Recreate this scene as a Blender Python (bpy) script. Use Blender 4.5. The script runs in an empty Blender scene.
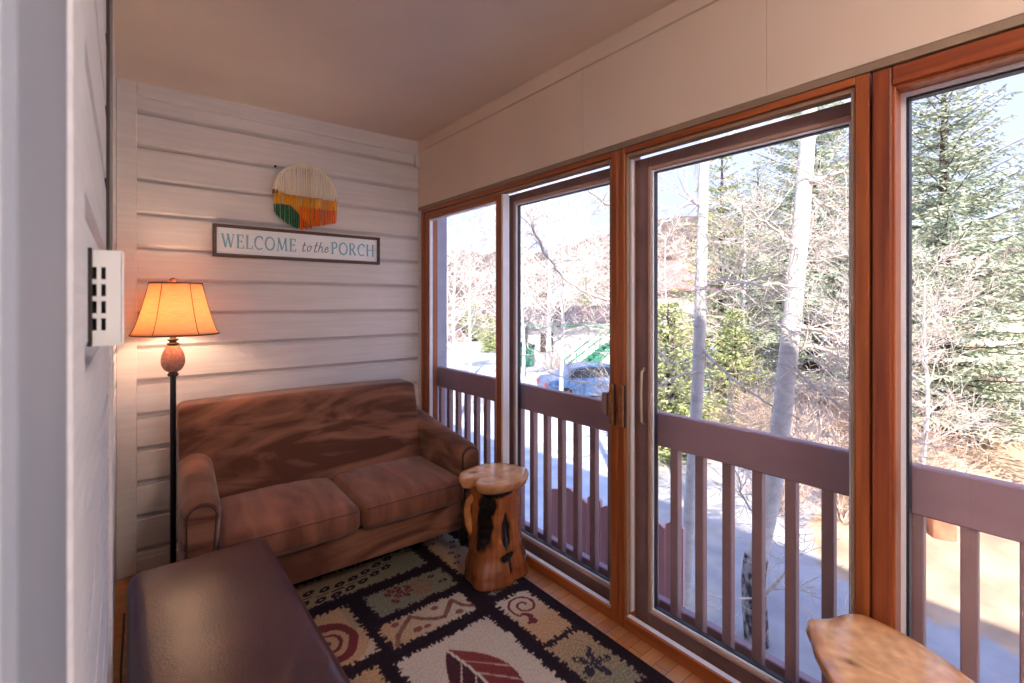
import bpy, math, random
from mathutils import Vector, noise, Matrix
random.seed(7)
D = bpy.data
SC = bpy.context.scene
COL = SC.collection
PI = math.pi

# ------------------------------------------------------------------ materials
def lin(c):
    return tuple(((v/255.0)/12.92 if v/255.0 <= 0.04045 else (((v/255.0)+0.055)/1.055)**2.4) for v in c)

def mat(name, c1, c2=None, rough=0.6, scale=(6, 6, 6), detail=4, bump=0.0, bscale=None, metal=0.0, spec=0.5,
        lo=0.35, hi=0.65, sheen=0.0, coat=0.0, distort=0.0, coords='Object'):
    m = D.materials.new(name); m.use_nodes = True
    nt = m.node_tree; N = nt.nodes; L = nt.links
    b = N['Principled BSDF']
    b.inputs['Roughness'].default_value = rough
    b.inputs['Metallic'].default_value = metal
    b.inputs['Specular IOR Level'].default_value = spec
    if sheen:
        b.inputs['Sheen Weight'].default_value = sheen
        b.inputs['Sheen Roughness'].default_value = 0.4
    if coat:
        b.inputs['Coat Weight'].default_value = coat; b.inputs['Coat Roughness'].default_value = 0.15
    a = lin(c1)
    if c2 is None:
        b.inputs['Base Color'].default_value = (*a, 1)
    tc = N.new('ShaderNodeTexCoord')
    mp = N.new('ShaderNodeMapping'); mp.inputs['Scale'].default_value = scale
    L.new(tc.outputs[coords], mp.inputs['Vector'])
    nz = N.new('ShaderNodeTexNoise'); nz.inputs['Scale'].default_value = 1.0; nz.inputs['Detail'].default_value = detail
    nz.inputs['Distortion'].default_value = distort
    L.new(mp.outputs[0], nz.inputs['Vector'])
    if c2 is not None:
        r = N.new('ShaderNodeValToRGB')
        r.color_ramp.elements[0].position = lo; r.color_ramp.elements[1].position = hi
        r.color_ramp.elements[0].color = (*a, 1); r.color_ramp.elements[1].color = (*lin(c2), 1)
        L.new(nz.outputs['Fac'], r.inputs['Fac']); L.new(r.outputs['Color'], b.inputs['Base Color'])
    if bump:
        bp = N.new('ShaderNodeBump'); bp.inputs['Strength'].default_value = bump; bp.inputs['Distance'].default_value = 0.01
        if bscale:
            mp2 = N.new('ShaderNodeMapping'); mp2.inputs['Scale'].default_value = bscale
            L.new(tc.outputs[coords], mp2.inputs['Vector'])
            n2 = N.new('ShaderNodeTexNoise'); n2.inputs['Scale'].default_value = 1.0; n2.inputs['Detail'].default_value = 5
            L.new(mp2.outputs[0], n2.inputs['Vector']); L.new(n2.outputs['Fac'], bp.inputs['Height'])
        else:
            L.new(nz.outputs['Fac'], bp.inputs['Height'])
        L.new(bp.outputs[0], b.inputs['Normal'])
    return m

def attr_mat(name, rough=0.8, bump=0.0, bscale=60, spec=0.3, coat=0.0, var=0.0, vscale=30):
    m = D.materials.new(name); m.use_nodes = True
    nt = m.node_tree; N = nt.nodes; L = nt.links
    b = N['Principled BSDF']; b.inputs['Roughness'].default_value = rough
    b.inputs['Specular IOR Level'].default_value = spec
    if coat: b.inputs['Coat Weight'].default_value = coat; b.inputs['Coat Roughness'].default_value = 0.12
    at = N.new('ShaderNodeAttribute'); at.attribute_name = 'Col'
    col = at.outputs['Color']
    tc = N.new('ShaderNodeTexCoord')
    if var:
        nz = N.new('ShaderNodeTexNoise'); nz.inputs['Scale'].default_value = vscale; nz.inputs['Detail'].default_value = 6
        L.new(tc.outputs['Object'], nz.inputs['Vector'])
        mr = N.new('ShaderNodeMapRange'); mr.inputs[1].default_value = 0.3; mr.inputs[2].default_value = 0.7
        mr.inputs[3].default_value = 1-var; mr.inputs[4].default_value = 1+var
        L.new(nz.outputs['Fac'], mr.inputs[0])
        mx = N.new('ShaderNodeVectorMath'); mx.operation = 'SCALE'
        L.new(col, mx.inputs[0]); L.new(mr.outputs[0], mx.inputs['Scale']); col = mx.outputs[0]
    L.new(col, b.inputs['Base Color'])
    if bump:
        n2 = N.new('ShaderNodeTexNoise'); n2.inputs['Scale'].default_value = bscale; n2.inputs['Detail'].default_value = 5
        L.new(tc.outputs['Object'], n2.inputs['Vector'])
        bp = N.new('ShaderNodeBump'); bp.inputs['Strength'].default_value = bump; bp.inputs['Distance'].default_value = 0.01
        L.new(n2.outputs['Fac'], bp.inputs['Height']); L.new(bp.outputs[0], b.inputs['Normal'])
    return m

def glass_mat(name, tint=(1, 1, 1)):
    m = D.materials.new(name); m.use_nodes = True
    nt = m.node_tree; N = nt.nodes; L = nt.links
    N.remove(N['Principled BSDF'])
    t = N.new('ShaderNodeBsdfTransparent'); t.inputs['Color'].default_value = (*tint, 1)
    g = N.new('ShaderNodeBsdfGlossy'); g.inputs['Roughness'].default_value = 0.02
    lw = N.new('ShaderNodeLayerWeight'); lw.inputs['Blend'].default_value = .5
    pw = N.new('ShaderNodeMath'); pw.operation = 'POWER'; pw.inputs[1].default_value = 4.0; L.new(lw.outputs['Facing'], pw.inputs[0])
    fr = N.new('ShaderNodeMath'); fr.operation = 'MULTIPLY_ADD'; fr.inputs[1].default_value = .45; fr.inputs[2].default_value = .018; L.new(pw.outputs[0], fr.inputs[0])
    mx = N.new('ShaderNodeMixShader')
    L.new(fr.outputs[0], mx.inputs[0]); L.new(t.outputs[0], mx.inputs[1]); L.new(g.outputs[0], mx.inputs[2])
    L.new(mx.outputs[0], N['Material Output'].inputs['Surface'])
    return m

def emit_mat(name, c, s):
    m = D.materials.new(name); m.use_nodes = True
    b = m.node_tree.nodes['Principled BSDF']
    b.inputs['Base Color'].default_value = (*c, 1)
    b.inputs['Emission Color'].default_value = (*c, 1); b.inputs['Emission Strength'].default_value = s
    return m

def shade_mat():
    m = D.materials.new('lamp_shade_linen'); m.use_nodes = True
    nt = m.node_tree; N = nt.nodes; L = nt.links
    N.remove(N['Principled BSDF'])
    tc = N.new('ShaderNodeTexCoord'); mp = N.new('ShaderNodeMapping'); mp.inputs['Scale'].default_value = (25, 25, 220)
    L.new(tc.outputs['Object'], mp.inputs[0])
    nz = N.new('ShaderNodeTexNoise'); nz.inputs['Scale'].default_value = 1; nz.inputs['Detail'].default_value = 3
    L.new(mp.outputs[0], nz.inputs[0])
    r = N.new('ShaderNodeValToRGB'); r.color_ramp.elements[0].position = .3; r.color_ramp.elements[1].position = .7
    r.color_ramp.elements[0].color = (.86, .50, .26, 1); r.color_ramp.elements[1].color = (.92, .62, .38, 1)
    L.new(nz.outputs['Fac'], r.inputs[0])
    d = N.new('ShaderNodeBsdfDiffuse'); t = N.new('ShaderNodeBsdfTranslucent')
    L.new(r.outputs[0], d.inputs[0]); L.new(r.outputs[0], t.inputs[0])
    mx = N.new('ShaderNodeMixShader'); mx.inputs[0].default_value = 0.36
    L.new(d.outputs[0], mx.inputs[1]); L.new(t.outputs[0], mx.inputs[2])
    L.new(mx.outputs[0], N['Material Output'].inputs['Surface'])
    return m

M = {}
M['wall'] = mat('painted_siding', (202, 195, 194), (210, 204, 204), 0.55, (3, 3, 60), 4, 0.10, (5, 5, 150))
M['wall_left'] = mat('painted_siding_white', (206, 210, 220), (216, 220, 229), 0.5, (3, 3, 80), 5, 0.2, (4, 4, 120))
M['ceil'] = mat('ceiling_paint', (212, 196, 182), (220, 205, 190), 0.45, (1.5, 1.5, 1.5), 3, 0.08, (5, 5, 5))
M['soffit'] = mat('header_board_paint', (208, 188, 170), (214, 194, 177), 0.5, (3, 2, 2), 3, 0.06, (60, 60, 60))
M['jamb'] = mat('grey_casing_paint', (138, 148, 164), (148, 156, 172), 0.6, (5, 5, 3), 3, 0.1)
M['fir_v'] = mat('stained_fir_vertical', (132, 66, 30), (168, 90, 44), 0.32, (60, 60, 2.0), 5, 0.1, spec=0.5)
M['fir_h'] = mat('stained_fir_horizontal', (132, 66, 30), (168, 90, 44), 0.32, (60, 2.0, 60), 5, 0.1)
M['firD_v'] = mat('stained_fir_red_vertical', (112, 50, 26), (146, 72, 36), 0.35, (60, 60, 2.0), 5, 0.1)
M['firD_h'] = mat('stained_fir_red_horizontal', (120, 54, 28), (150, 74, 38), 0.35, (60, 2.0, 60), 5, 0.1)
M['tan'] = mat('tan_weatherstrip', (158, 128, 102), (146, 116, 92), 0.6)
M['taupe'] = mat('taupe_header_strip', (140, 118, 98), (130, 108, 90), 0.6)
M['mauve'] = mat('brown_clad_frame', (136, 106, 102), (122, 94, 90), 0.45, (8, 8, 8), 3)
M['bevel'] = mat('pink_brown_glazing_bead', (186, 150, 136), (170, 136, 124), 0.5)
M['alu'] = mat('pale_aluminium_track', (225, 230, 242), None, 0.3)
M['seal'] = mat('dark_glazing_seal', (34, 36, 48), None, 0.5)
M['glass'] = glass_mat('window_glass')
M['rail'] = mat('brown_painted_rail', (158, 130, 140), (142, 114, 124), 0.5, (6, 1.5, 6), 4, 0.06)
M['railv'] = mat('brown_painted_baluster', (158, 130, 134), (142, 114, 118), 0.5, (6, 6, 1.5), 4, 0.06)
M['floor'] = None
M['suede'] = mat('brown_microfibre', (88, 52, 36), (138, 92, 70), 0.85, (1.3, 1.3, 4.6), 5, 0.12, (140, 140, 140), sheen=0.22, lo=0.42, hi=0.60, distort=2.2, spec=0.2)
M['suede2'] = mat('brown_microfibre_cushion', (98, 58, 42), (138, 88, 66), 0.85, (14, 3, 3), 5, 0.2, (26, 6, 8), sheen=0.22, lo=0.30, hi=0.74, distort=0.7, spec=0.2)
M['piping'] = mat('dark_piping', (52, 32, 26), None, 0.8)
M['seamb'] = mat('brown_seam', (78, 48, 36), None, .85)
M['darkwood'] = mat('dark_wood_foot', (44, 26, 20), None, 0.4)
M['leather'] = mat('oxblood_leather', (58, 31, 36), (78, 43, 46), 0.33, (5, 5, 5), 4, 0.12, (160, 160, 160), spec=0.55)
M['iron'] = mat('black_iron', (28, 26, 34), None, 0.35, spec=0.5)
M['bronze'] = mat('bronze_collar', (70, 52, 44), None, 0.3, metal=0.7)
M['shade'] = shade_mat()
M['seam'] = mat('shade_seam', (96, 62, 36), None, 0.8)
M['bulb'] = emit_mat('lit_bulb', (1.0, 0.80, 0.56), 46.0)
M['signframe'] = mat('dark_walnut_frame', (66, 44, 36), (82, 56, 46), 0.5, (4, 60, 60), 4)
M['signface'] = mat('pale_sign_board', (236, 239, 243), (228, 232, 238), 0.6, (3, 60, 40), 4)
M['blue'] = mat('light_blue_lettering', (122, 176, 196), None, 0.6)
M['greyink'] = mat('grey_lettering', (86, 98, 112), None, 0.6)
M['cream'] = mat('cream_yarn', (252, 244, 230), (242, 230, 210), 0.9, (200, 200, 60))
M['yellow'] = mat('yellow_yarn', (246, 178, 30), (236, 158, 20), 0.9, (200, 200, 60))
M['orange'] = mat('orange_yarn', (240, 120, 34), (226, 100, 24), 0.9, (200, 200, 60))
M['green'] = mat('green_yarn', (40, 126, 78), (22, 84, 52), 0.9, (200, 200, 60))
M['plastic'] = mat('white_plastic', (224, 226, 226), None, 0.4)
M['slot'] = mat('dark_vent_slot', (40, 38, 36), None, 0.8)
M['track'] = mat('dark_track_and_gap_shade', (40, 24, 22), None, 0.5)
M['greymetal'] = mat('grey_track_metal', (128, 120, 118), None, 0.4, metal=0.4)
M['brass'] = mat('worn_wood_brass_pull', (150, 100, 60), (120, 76, 44), 0.35, (30, 30, 30))
M['handle'] = mat('pale_metal_pull', (206, 184, 160), None, 0.3, metal=0.3)
M['black'] = mat('black_rubber', (24, 24, 26), None, 0.6)

def floor_mat():
    m = D.materials.new('wood_floor'); m.use_nodes = True
    nt = m.node_tree; N = nt.nodes; L = nt.links; b = N['Principled BSDF']
    tc = N.new('ShaderNodeTexCoord'); mp = N.new('ShaderNodeMapping')
    mp.inputs['Rotation'].default_value = (0, 0, 0)
    L.new(tc.outputs['Object'], mp.inputs[0])
    br = N.new('ShaderNodeTexBrick'); br.inputs['Scale'].default_value = 1.0
    br.inputs['Brick Width'].default_value = 0.35; br.inputs['Row Height'].default_value = 0.057
    br.inputs['Mortar Size'].default_value = 0.0012
    br.inputs['Color1'].default_value = (*lin((176, 112, 66)), 1); br.inputs['Color2'].default_value = (*lin((206, 146, 98)), 1)
    br.inputs['Mortar'].default_value = (*lin((84, 48, 30)), 1)
    L.new(mp.outputs[0], br.inputs['Vector'])
    nz = N.new('ShaderNodeTexNoise'); nz.inputs['Scale'].default_value = 1; nz.inputs['Detail'].default_value = 5
    mp2 = N.new('ShaderNodeMapping'); mp2.inputs['Scale'].default_value = (4, 90, 4)
    L.new(tc.outputs['Object'], mp2.inputs[0]); L.new(mp2.outputs[0], nz.inputs[0])
    mx = N.new('ShaderNodeMix'); mx.data_type = 'RGBA'; mx.blend_type = 'MULTIPLY'; mx.inputs[0].default_value = 0.5
    L.new(br.outputs['Color'], mx.inputs[6]); L.new(nz.outputs['Color'], mx.inputs[7])
    L.new(mx.outputs[2], b.inputs['Base Color']); b.inputs['Roughness'].default_value = 0.35
    return m
M['floor'] = floor_mat()

# ------------------------------------------------------------------ mesh builder
class MB:
    def __init__(s): s.v = []; s.f = []; s.m = []; s.c = []
    def add(s, verts, faces, mi=0, cols=None):
        o = len(s.v); s.v.extend([tuple(p) for p in verts])
        for f in faces: s.f.append(tuple(i+o for i in f)); s.m.append(mi)
        s.c.extend(cols if cols else [(1, 1, 1)]*len(verts))
    def box(s, x0, x1, y0, y1, z0, z1, mi=0, bev=0.0):
        if x0 > x1: x0, x1 = x1, x0
        if y0 > y1: y0, y1 = y1, y0
        if z0 > z1: z0, z1 = z1, z0
        b = min(bev, (x1-x0)/2.01, (y1-y0)/2.01, (z1-z0)/2.01)
        if b <= 0:
            v = [(x, y, z) for x in (x0, x1) for y in (y0, y1) for z in (z0, z1)]
            s.add(v, [(0, 1, 3, 2), (4, 6, 7, 5), (0, 4, 5, 1), (2, 3, 7, 6), (0, 2, 6, 4), (1, 5, 7, 3)], mi); return
        # chamfered box: 24 verts
        v = []; idx = {}
        for ix, (x, dx) in enumerate(((x0, b), (x1, -b))):
            for iy, (y, dy) in enumerate(((y0, b), (y1, -b))):
                for iz, (z, dz) in enumerate(((z0, b), (z1, -b))):
                    idx[ix, iy, iz, 0] = len(v); v.append((x, y+dy, z+dz))
                    idx[ix, iy, iz, 1] = len(v); v.append((x+dx, y, z+dz))
                    idx[ix, iy, iz, 2] = len(v); v.append((x+dx, y+dy, z))
        g = lambda a, b_, c, k: idx[a, b_, c, k]
        F = []
        F += [(g(0,0,0,0), g(0,0,1,0), g(0,1,1,0), g(0,1,0,0)), (g(1,0,0,0), g(1,1,0,0), g(1,1,1,0), g(1,0,1,0))]
        F += [(g(0,0,0,1), g(1,0,0,1), g(1,0,1,1), g(0,0,1,1)), (g(0,1,0,1), g(0,1,1,1), g(1,1,1,1), g(1,1,0,1))]
        F += [(g(0,0,0,2), g(0,1,0,2), g(1,1,0,2), g(1,0,0,2)), (g(0,0,1,2), g(1,0,1,2), g(1,1,1,2), g(0,1,1,2))]
        for a in (0, 1):
            for c in (0, 1):
                F.append((g(a,c,0,0), g(a,c,1,0), g(a,c,1,1), g(a,c,0,1)))
                F.append((g(a,0,c,0), g(a,1,c,0), g(a,1,c,2), g(a,0,c,2)))
                F.append((g(0,a,c,1), g(1,a,c,1), g(1,a,c,2), g(0,a,c,2)))
        for a in (0, 1):
            for c in (0, 1):
                for d in (0, 1): F.append((g(a,c,d,0), g(a,c,d,1), g(a,c,d,2)))
        s.add(v, F, mi)
    def tube(s, pts, rad, n=8, mi=0, cap=True, col=None):
        pts = [Vector(p) for p in pts]
        if not hasattr(rad, '__len__'): rad = [rad]*len(pts)
        verts = []; up = None
        for i, p in enumerate(pts):
            d = (pts[min(i+1, len(pts)-1)] - pts[max(i-1, 0)])
            if d.length < 1e-9: d = Vector((0, 0, 1))
            d.normalize()
            if up is None: up = d.orthogonal().normalized()
            else:
                up = up - d*up.dot(d)
                up = up.normalized() if up.length > 1e-6 else d.orthogonal().normalized()
            w = d.cross(up)
            for k in range(n):
                a = 2*PI*k/n
                verts.append(p + (up*math.cos(a) + w*math.sin(a))*rad[i])
        F = []
        for i in range(len(pts)-1):
            for k in range(n):
                F.append((i*n+k, i*n+(k+1) % n, (i+1)*n+(k+1) % n, (i+1)*n+k))
        if cap:
            F.append(tuple(range(n-1, -1, -1))); F.append(tuple((len(pts)-1)*n+k for k in range(n)))
        s.add(verts, F, mi, [col]*len(verts) if col else None)
    def lathe(s, prof, cx=0, cy=0, n=32, mi=0, fn=None, cap=True):
        verts = []
        for (r, z) in prof:
            for k in range(n):
                a = 2*PI*k/n
                rr = r if fn is None else fn(r, z, a)
                verts.append((cx+rr*math.cos(a), cy+rr*math.sin(a), z))
        F = []
        for i in range(len(prof)-1):
            for k in range(n):
                F.append((i*n+k, i*n+(k+1) % n, (i+1)*n+(k+1) % n, (i+1)*n+k))
        if cap:
            F.append(tuple(range(n-1, -1, -1))); F.append(tuple((len(prof)-1)*n+k for k in range(n)))
        s.add(verts, F, mi)
    def prism(s, poly, axis, a0, a1, mi=0):
        # poly of 2D points extruded along axis ('x','y','z')
        n = len(poly)
        def P(u, w, t):
            return {'x': (t, u, w), 'y': (u, t, w), 'z': (u, w, t)}[axis]
        v = [P(u, w, a0) for u, w in poly] + [P(u, w, a1) for u, w in poly]
        F = [(i, (i+1) % n, n+(i+1) % n, n+i) for i in range(n)] + [tuple(range(n-1, -1, -1)), tuple(range(n, 2*n))]
        s.add(v, F, mi)
    def rbox(s, x0, x1, y0, y1, z0, z1, r=0.03, n=10, bulge=(0, 0, 0), mi=0, fn=None):
        # soft cushion: rounded box with bulged faces
        cx, cy, cz = (x0+x1)/2, (y0+y1)/2, (z0+z1)/2; hx, hy, hz = (x1-x0)/2, (y1-y0)/2, (z1-z0)/2
        r = min(r, hx*.98, hy*.98, hz*.98)
        verts = []; key = {}; F = []
        def pt(a, b, c):
            k = (round(a, 5), round(b, 5), round(c, 5))
            if k in key: return key[k]
            p = Vector((a*hx, b*hy, c*hz))
            q = Vector((max(-hx+r, min(hx-r, p.x)), max(-hy+r, min(hy-r, p.y)), max(-hz+r, min(hz-r, p.z))))
            d = p-q
            if d.length > 1e-9: d = d.normalized()*r
            w = q+d
            w.x += bulge[0]*a*(1-b*b)*(1-c*c); w.y += bulge[1]*b*(1-a*a)*(1-c*c); w.z += bulge[2]*c*(1-a*a)*(1-b*b)
            w = Vector((w.x+cx, w.y+cy, w.z+cz))
            if fn: w = fn(w)
            key[k] = len(verts); verts.append(w); return key[k]
        # parameter spacing dense near edges
        ts = [math.sin(PI/2*(-1+2*i/n)) for i in range(n+1)]
        for ax in range(3):
            for sg in (-1, 1):
                for i in range(n):
                    for j in range(n):
                        q = []
                        for (di, dj) in ((0, 0), (1, 0), (1, 1), (0, 1)):
                            u, w = ts[i+di], ts[j+dj]
                            t = [0, 0, 0]; t[ax] = sg; t[(ax+1) % 3] = u; t[(ax+2) % 3] = w
                            q.append(pt(*t))
                        F.append(tuple(q if sg > 0 else q[::-1]))
        s.add(verts, F, mi)
    def build(s, name, mats, parent=None, smooth=False, color=False, loc=None):
        me = D.meshes.new(name); me.from_pydata(s.v, [], s.f)
        if not isinstance(mats, (list, tuple)): mats = [mats]
        for m in mats: me.materials.append(m)
        if len(mats) > 1: me.polygons.foreach_set('material_index', s.m)
        if color:
            at = me.color_attributes.new('Col', 'FLOAT_COLOR', 'POINT')
            flat = []
            for c in s.c: flat += [c[0], c[1], c[2], 1.0]
            at.data.foreach_set('color', flat)
        if smooth: me.polygons.foreach_set('use_smooth', [True]*len(me.polygons))
        me.update()
        o = D.objects.new(name, me); COL.objects.link(o)
        if parent: o.parent = parent
        if loc: o.location = loc
        return o

def empty(name, loc, rz=0):
    o = D.objects.new(name, None); COL.objects.link(o); o.location = loc; o.rotation_euler = (0, 0, rz)
    o.empty_display_size = 0.1
    return o
def tag(o, label, cat, group=None, kind=None):
    o['label'] = label; o['category'] = cat
    if group: o['group'] = group
    if kind: o['kind'] = kind
    return o
def struct(name, mb, mats, parent=None, **kw):
    o = mb.build(name, mats, parent, **kw)
    if parent is None: o['kind'] = 'structure'
    return o
def copy_tree(src, parent=None):
    c = src.copy(); COL.objects.link(c)
    if parent: c.parent = parent
    for ch in [o for o in D.objects if o.parent == src]: copy_tree(ch, c)
    return c
def smooth_edges(o, ang=0.7):
    for p in o.data.polygons: p.use_smooth = True
    m = o.modifiers.new('es', 'EDGE_SPLIT'); m.split_angle = ang
    return o

XW = 1.64       # inner plane of the window wall
YB = 3.10       # back wall
XL = -0.035     # left wall
ZC = 2.525
YN = -1.30      # near end of the porch
# ------------------------------------------------------------------ room shell
mb = MB(); mb.box(-2.6, 1.76, YN-.1, YB+.12, -0.12, 0)
struct('floor', mb, M['floor'])
mb = MB(); mb.prism([(-2.6, ZC-.030), (XL, ZC-.030), (1.76, ZC+.002), (1.76, ZC+.14), (-2.6, ZC+.14)], 'y', YN-.1, YB+.12)
struct('ceiling', mb, M['ceil'])

def siding(mb, axis, plane, a0, a1, z0, z1, sgn, pitch=0.1725, ztop=2.335, depth=0.016):
    """board siding: proud faces at 'plane', bevelled channels; sgn = direction of the wall's inside"""
    zs = [z1]; z = ztop
    while z > z0+.02:
        if z < z1-.02: zs.append(z)
        z -= pitch
    zs.append(z0)
    prof = []
    for i in range(len(zs)-1):
        t, b = zs[i], zs[i+1]
        prof += [(0, t), (0, b+.032), (-.008, b+.024), (-.024, b+.012), (-.026, b)]
    prof += [(-.10, z0), (-.10, z1)]
    pts = [(plane + sgn*(-abs(0)) + sgn*p, z) for p, z in prof]
    mb.prism(pts, axis, a0, a1)

mb = MB(); siding(mb, 'x', YB, -.035, XW+.1, 0, ZC, -1)   # placeholder orientation handled below
# prism on 'x' uses (t,u,w) = (x, y, z) with u=y
wb = struct('wall_back', mb, M['wall'])
# left wall: siding runs along Y, plane X = XL, doorway from YN side to y=.25
mb = MB(); siding(mb, 'y', XL, .46, YB+.1, 0, ZC, 1)
struct('wall_left', mb, M['wall_left'])
mb = MB(); mb.box(-.15, XL, .24, .47, 0, ZC, 0)
mb.box(-.15, XL, YN, .24, 2.14, ZC, 0)
struct('wall_left_doorway', mb, M['wall_left'])
mb = MB(); mb.box(-2.6, XW+.12, YN-.1, YN, 0, ZC)
struct('wall_near', mb, M['wall'])
# room behind the doorway (the camera stands beside it)
mb = MB(); mb.box(-2.7, -2.6, YN-.1, YB+.2, 0, ZC)
mb.box(-2.6, -.15, 1.9, 2.0, 0, ZC)
struct('wall_inner_room', mb, M['wall'])
# door casing beside the camera: soft grey band and a white trim
mb = MB(); mb.box(XL-.12, XL+.004, .25, .452, 0, 2.14, 0, .004)
mb.box(XL-.12, XL+.004, -1.0, .452, 2.14, 2.24, 0, .004)
struct('trim_1', mb, M['jamb'])
mb = MB(); mb.box(XL-.02, XL+.002, .4525, .4615, 0, ZC-.02); struct('gap_shade_strip', mb, M['track'])  # dark strip laid in the casing gap to stand for its shade
mb = MB(); mb.box(XL-.05, XL+.006, .462, .60, 0, ZC-.02, 0, .004)
struct('trim_2', mb, M['wall_left'])
# dark track on the left wall further in
mb = MB(); mb.box(XL-.02, XL+.006, 1.50, 1.56, 1.30, ZC-.06)
struct('trim_3', mb, M['track'])
mb = MB(); mb.box(XL-.02, XL+.009, 1.62, 1.70, 1.30, ZC-.12)
struct('trim_4', mb, M['greymetal'])
mb = MB(); mb.box(XL-.02, XL+.008, 1.72, 1.82, 0, ZC-.01, 0, .003)
struct('trim_5', mb, M['wall'])
# corner board, frieze board and small end cleat on the back wall
mb = MB(); mb.box(XL, .047, YB-.020, YB+.01, 0, ZC, 0, .004)
struct('trim_6', mb, M['wall'])
mb = MB(); mb.box(.047, XW, YB-.014, YB+.01, 2.425, ZC, 0, .003)
struct('trim_7', mb, M['wall'])
mb = MB(); mb.box(XW-.035, XW-.004, YB-.022, YB+.01, 2.34, 2.425, 0, .003)
struct('trim_8', mb, M['wall'])
# header board above the windows
mb = MB(); mb.box(XW, XW+.12, YN, YB+.02, 2.055, ZC)
for yy in (1.42, .70, -.1):
    pass
struct('wall_right', mb, M['soffit'])
mb = MB(); mb.box(XW-.012, XW+.01, YN, YB, 2.45, ZC, 0, .003)
struct('trim_9', mb, M['soffit'])
mb = MB()
for y0, y1 in ((YN, .700), (.7015, 1.51), (1.5115, YB)): mb.box(XW-.005, XW+.01, y0, y1, 2.056, 2.445, 0, .0012)
struct('trim_10', mb, M['soffit'])
mb = MB(); mb.box(XW-.004, XW+.03, YN, YB, 2.0315, 2.055)
struct('trim_11', mb, M['taupe'])
# kneeless corner filler between window unit and back wall
mb = MB(); mb.box(XW-.002, XW+.12, 3.065, YB+.02, 0, 2.055)
struct('trim_12', mb, M['wall'])
# baseboard pieces
mb = MB(); mb.box(.05, XW, YB-.026, YB-.014, 0, .075, 0, .003)
struct('baseboard_back', mb, M['wall'])

# ------------------------------------------------------------------ windows / sliding doors
def frame_mb(mb, x0, x1, y0, y1, z0, z1, w, wt=None, wb_=None, bev=.003, mi=0, mh=1):
    """rectangular frame in the YZ plane: stiles (mi) and rails (mh)"""
    wt = wt or w; wb_ = wb_ or w
    mb.box(x0, x1, y0, y0+w, z0, z1, mi, bev); mb.box(x0, x1, y1-w, y1, z0, z1, mi, bev)
    mb.box(x0, x1, y0+w, y1-w, z1-wt, z1, mh, bev); mb.box(x0, x1, y0+w, y1-w, z0, z0+wb_, mh, bev)

def glass_pane(parent, x, y0, y1, z0, z1):
    mb = MB(); mb.box(x-.003, x+.003, y0-.004, y1+.004, z0-.004, z1+.004)
    return mb.build('window_pane', M['glass'], parent)

ZT = 2.031
# unit A : fixed inner sash left, recessed brown sliding sash right
def unit(name, yl, yr, jamb=.036):
    """yr < yl ; outer wooden frame from yr to yl"""
    root = empty(name, (0, 0, 0)); root['kind'] = 'structure'
    mb = MB()
    mb.box(XW, XW+.115, yl-jamb, yl, 0, ZT, 0, .003)
    mb.box(XW, XW+.115, yr, yr+jamb, 0, ZT, 0, .003)
    mb.box(XW, XW+.055, yr+jamb, yl-jamb, ZT-.024, ZT, 1, .002); mb.box(XW+.055, XW+.115, yr+jamb, yl-jamb, ZT-.006, ZT, 1)
    mb.box(XW, XW+.014, yr+jamb, yl-jamb, 0, .052, 1, .003)
    mb.box(XW+.018, XW+.115, yr+jamb, yl-jamb, -.04, .006, 1, 0)
    f = mb.build('window_frame', [M['fir_v'], M['fir_h']], root)
    mb = MB()   # weather strip band under the head and beside the jambs
    mb.box(XW+.012, XW+.052, yr+jamb+.001, yl-jamb-.001, ZT-.040, ZT-.0245, 0, .002)
    mb.box(XW+.006, XW+.030, yr+jamb+.0005, yr+jamb+.012, .06, ZT-.041, 0, .002)
    mb.box(XW+.006, XW+.024, yl-jamb-.010, yl-jamb-.0005, .06, ZT-.041, 0, .002)
    mb.build('weather_strip', M['tan'], root)
    mb = MB()   # pale track lines
    mb.box(XW+.0145, XW+.036, yr+jamb+.001, yl-jamb-.001, .030, .050)
    mb.box(XW+.038, XW+.058, yl-jamb-.008, yl-jamb-.0005, .06, ZT-.045)
    mb.build('track', M['alu'], root)
    return root

def sash_outer(root, y0, y1, zt=1.992, w=.105):
    mb = MB()
    frame_mb(mb, XW+.078, XW+.112, y0, y1, .010, zt-.001, w, .050, .072, .003, 0, 0)
    s = mb.build('sash', M['mauve'], root)
    gy0, gy1, gz0, gz1 = y0+w, y1-w, .082, zt-.051
    mb = MB(); frame_mb(mb, XW+.070, XW+.084, gy0-.006, gy1+.006, gz0-.006, gz1+.006, .016, bev=.003, mh=0)
    mb.build('glazing_bead', M['bevel'], s)
    mb = MB(); frame_mb(mb, XW+.086, XW+.104, gy0+.002, gy1-.002, gz0+.002, gz1-.002, .018, bev=0, mh=0)
    mb.build('seal', M['seal'], s)
    mb = MB(); frame_mb(mb, XW+.076, XW+.0845, gy0+.0105, gy1-.0105, gz0+.0105, gz1-.0105, .006, bev=0, mh=0)
    mb.build('spacer', M['alu'], s)
    glass_pane(s, XW+.098, gy0+.018, gy1-.018, gz0+.018, gz1-.018)
    return s

A = unit('window_1', 3.065, 1.3165)
# fixed inner sash of unit A (orange, left)
mb = MB(); frame_mb(mb, XW+.006, XW+.044, 2.135, 3.028, .053, 1.990, .052, .030, .075)
sa = mb.build('sash', [M['fir_v'], M['fir_h']], A)
mb = MB(); frame_mb(mb, XW+.014, XW+.036, 2.190, 2.973, .131, 1.957, .010, bev=0, mh=0)
mb.build('spacer', M['alu'], sa)
glass_pane(sa, XW+.028, 2.199, 2.964, .140, 1.948)
mb = MB(); mb.box(XW+.004, XW+.048, 2.118, 2.134, .06, 1.985); mb.build('edge_strip', M['alu'], sa)
sash_outer(A, 1.30, 2.19, w=.085)

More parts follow.
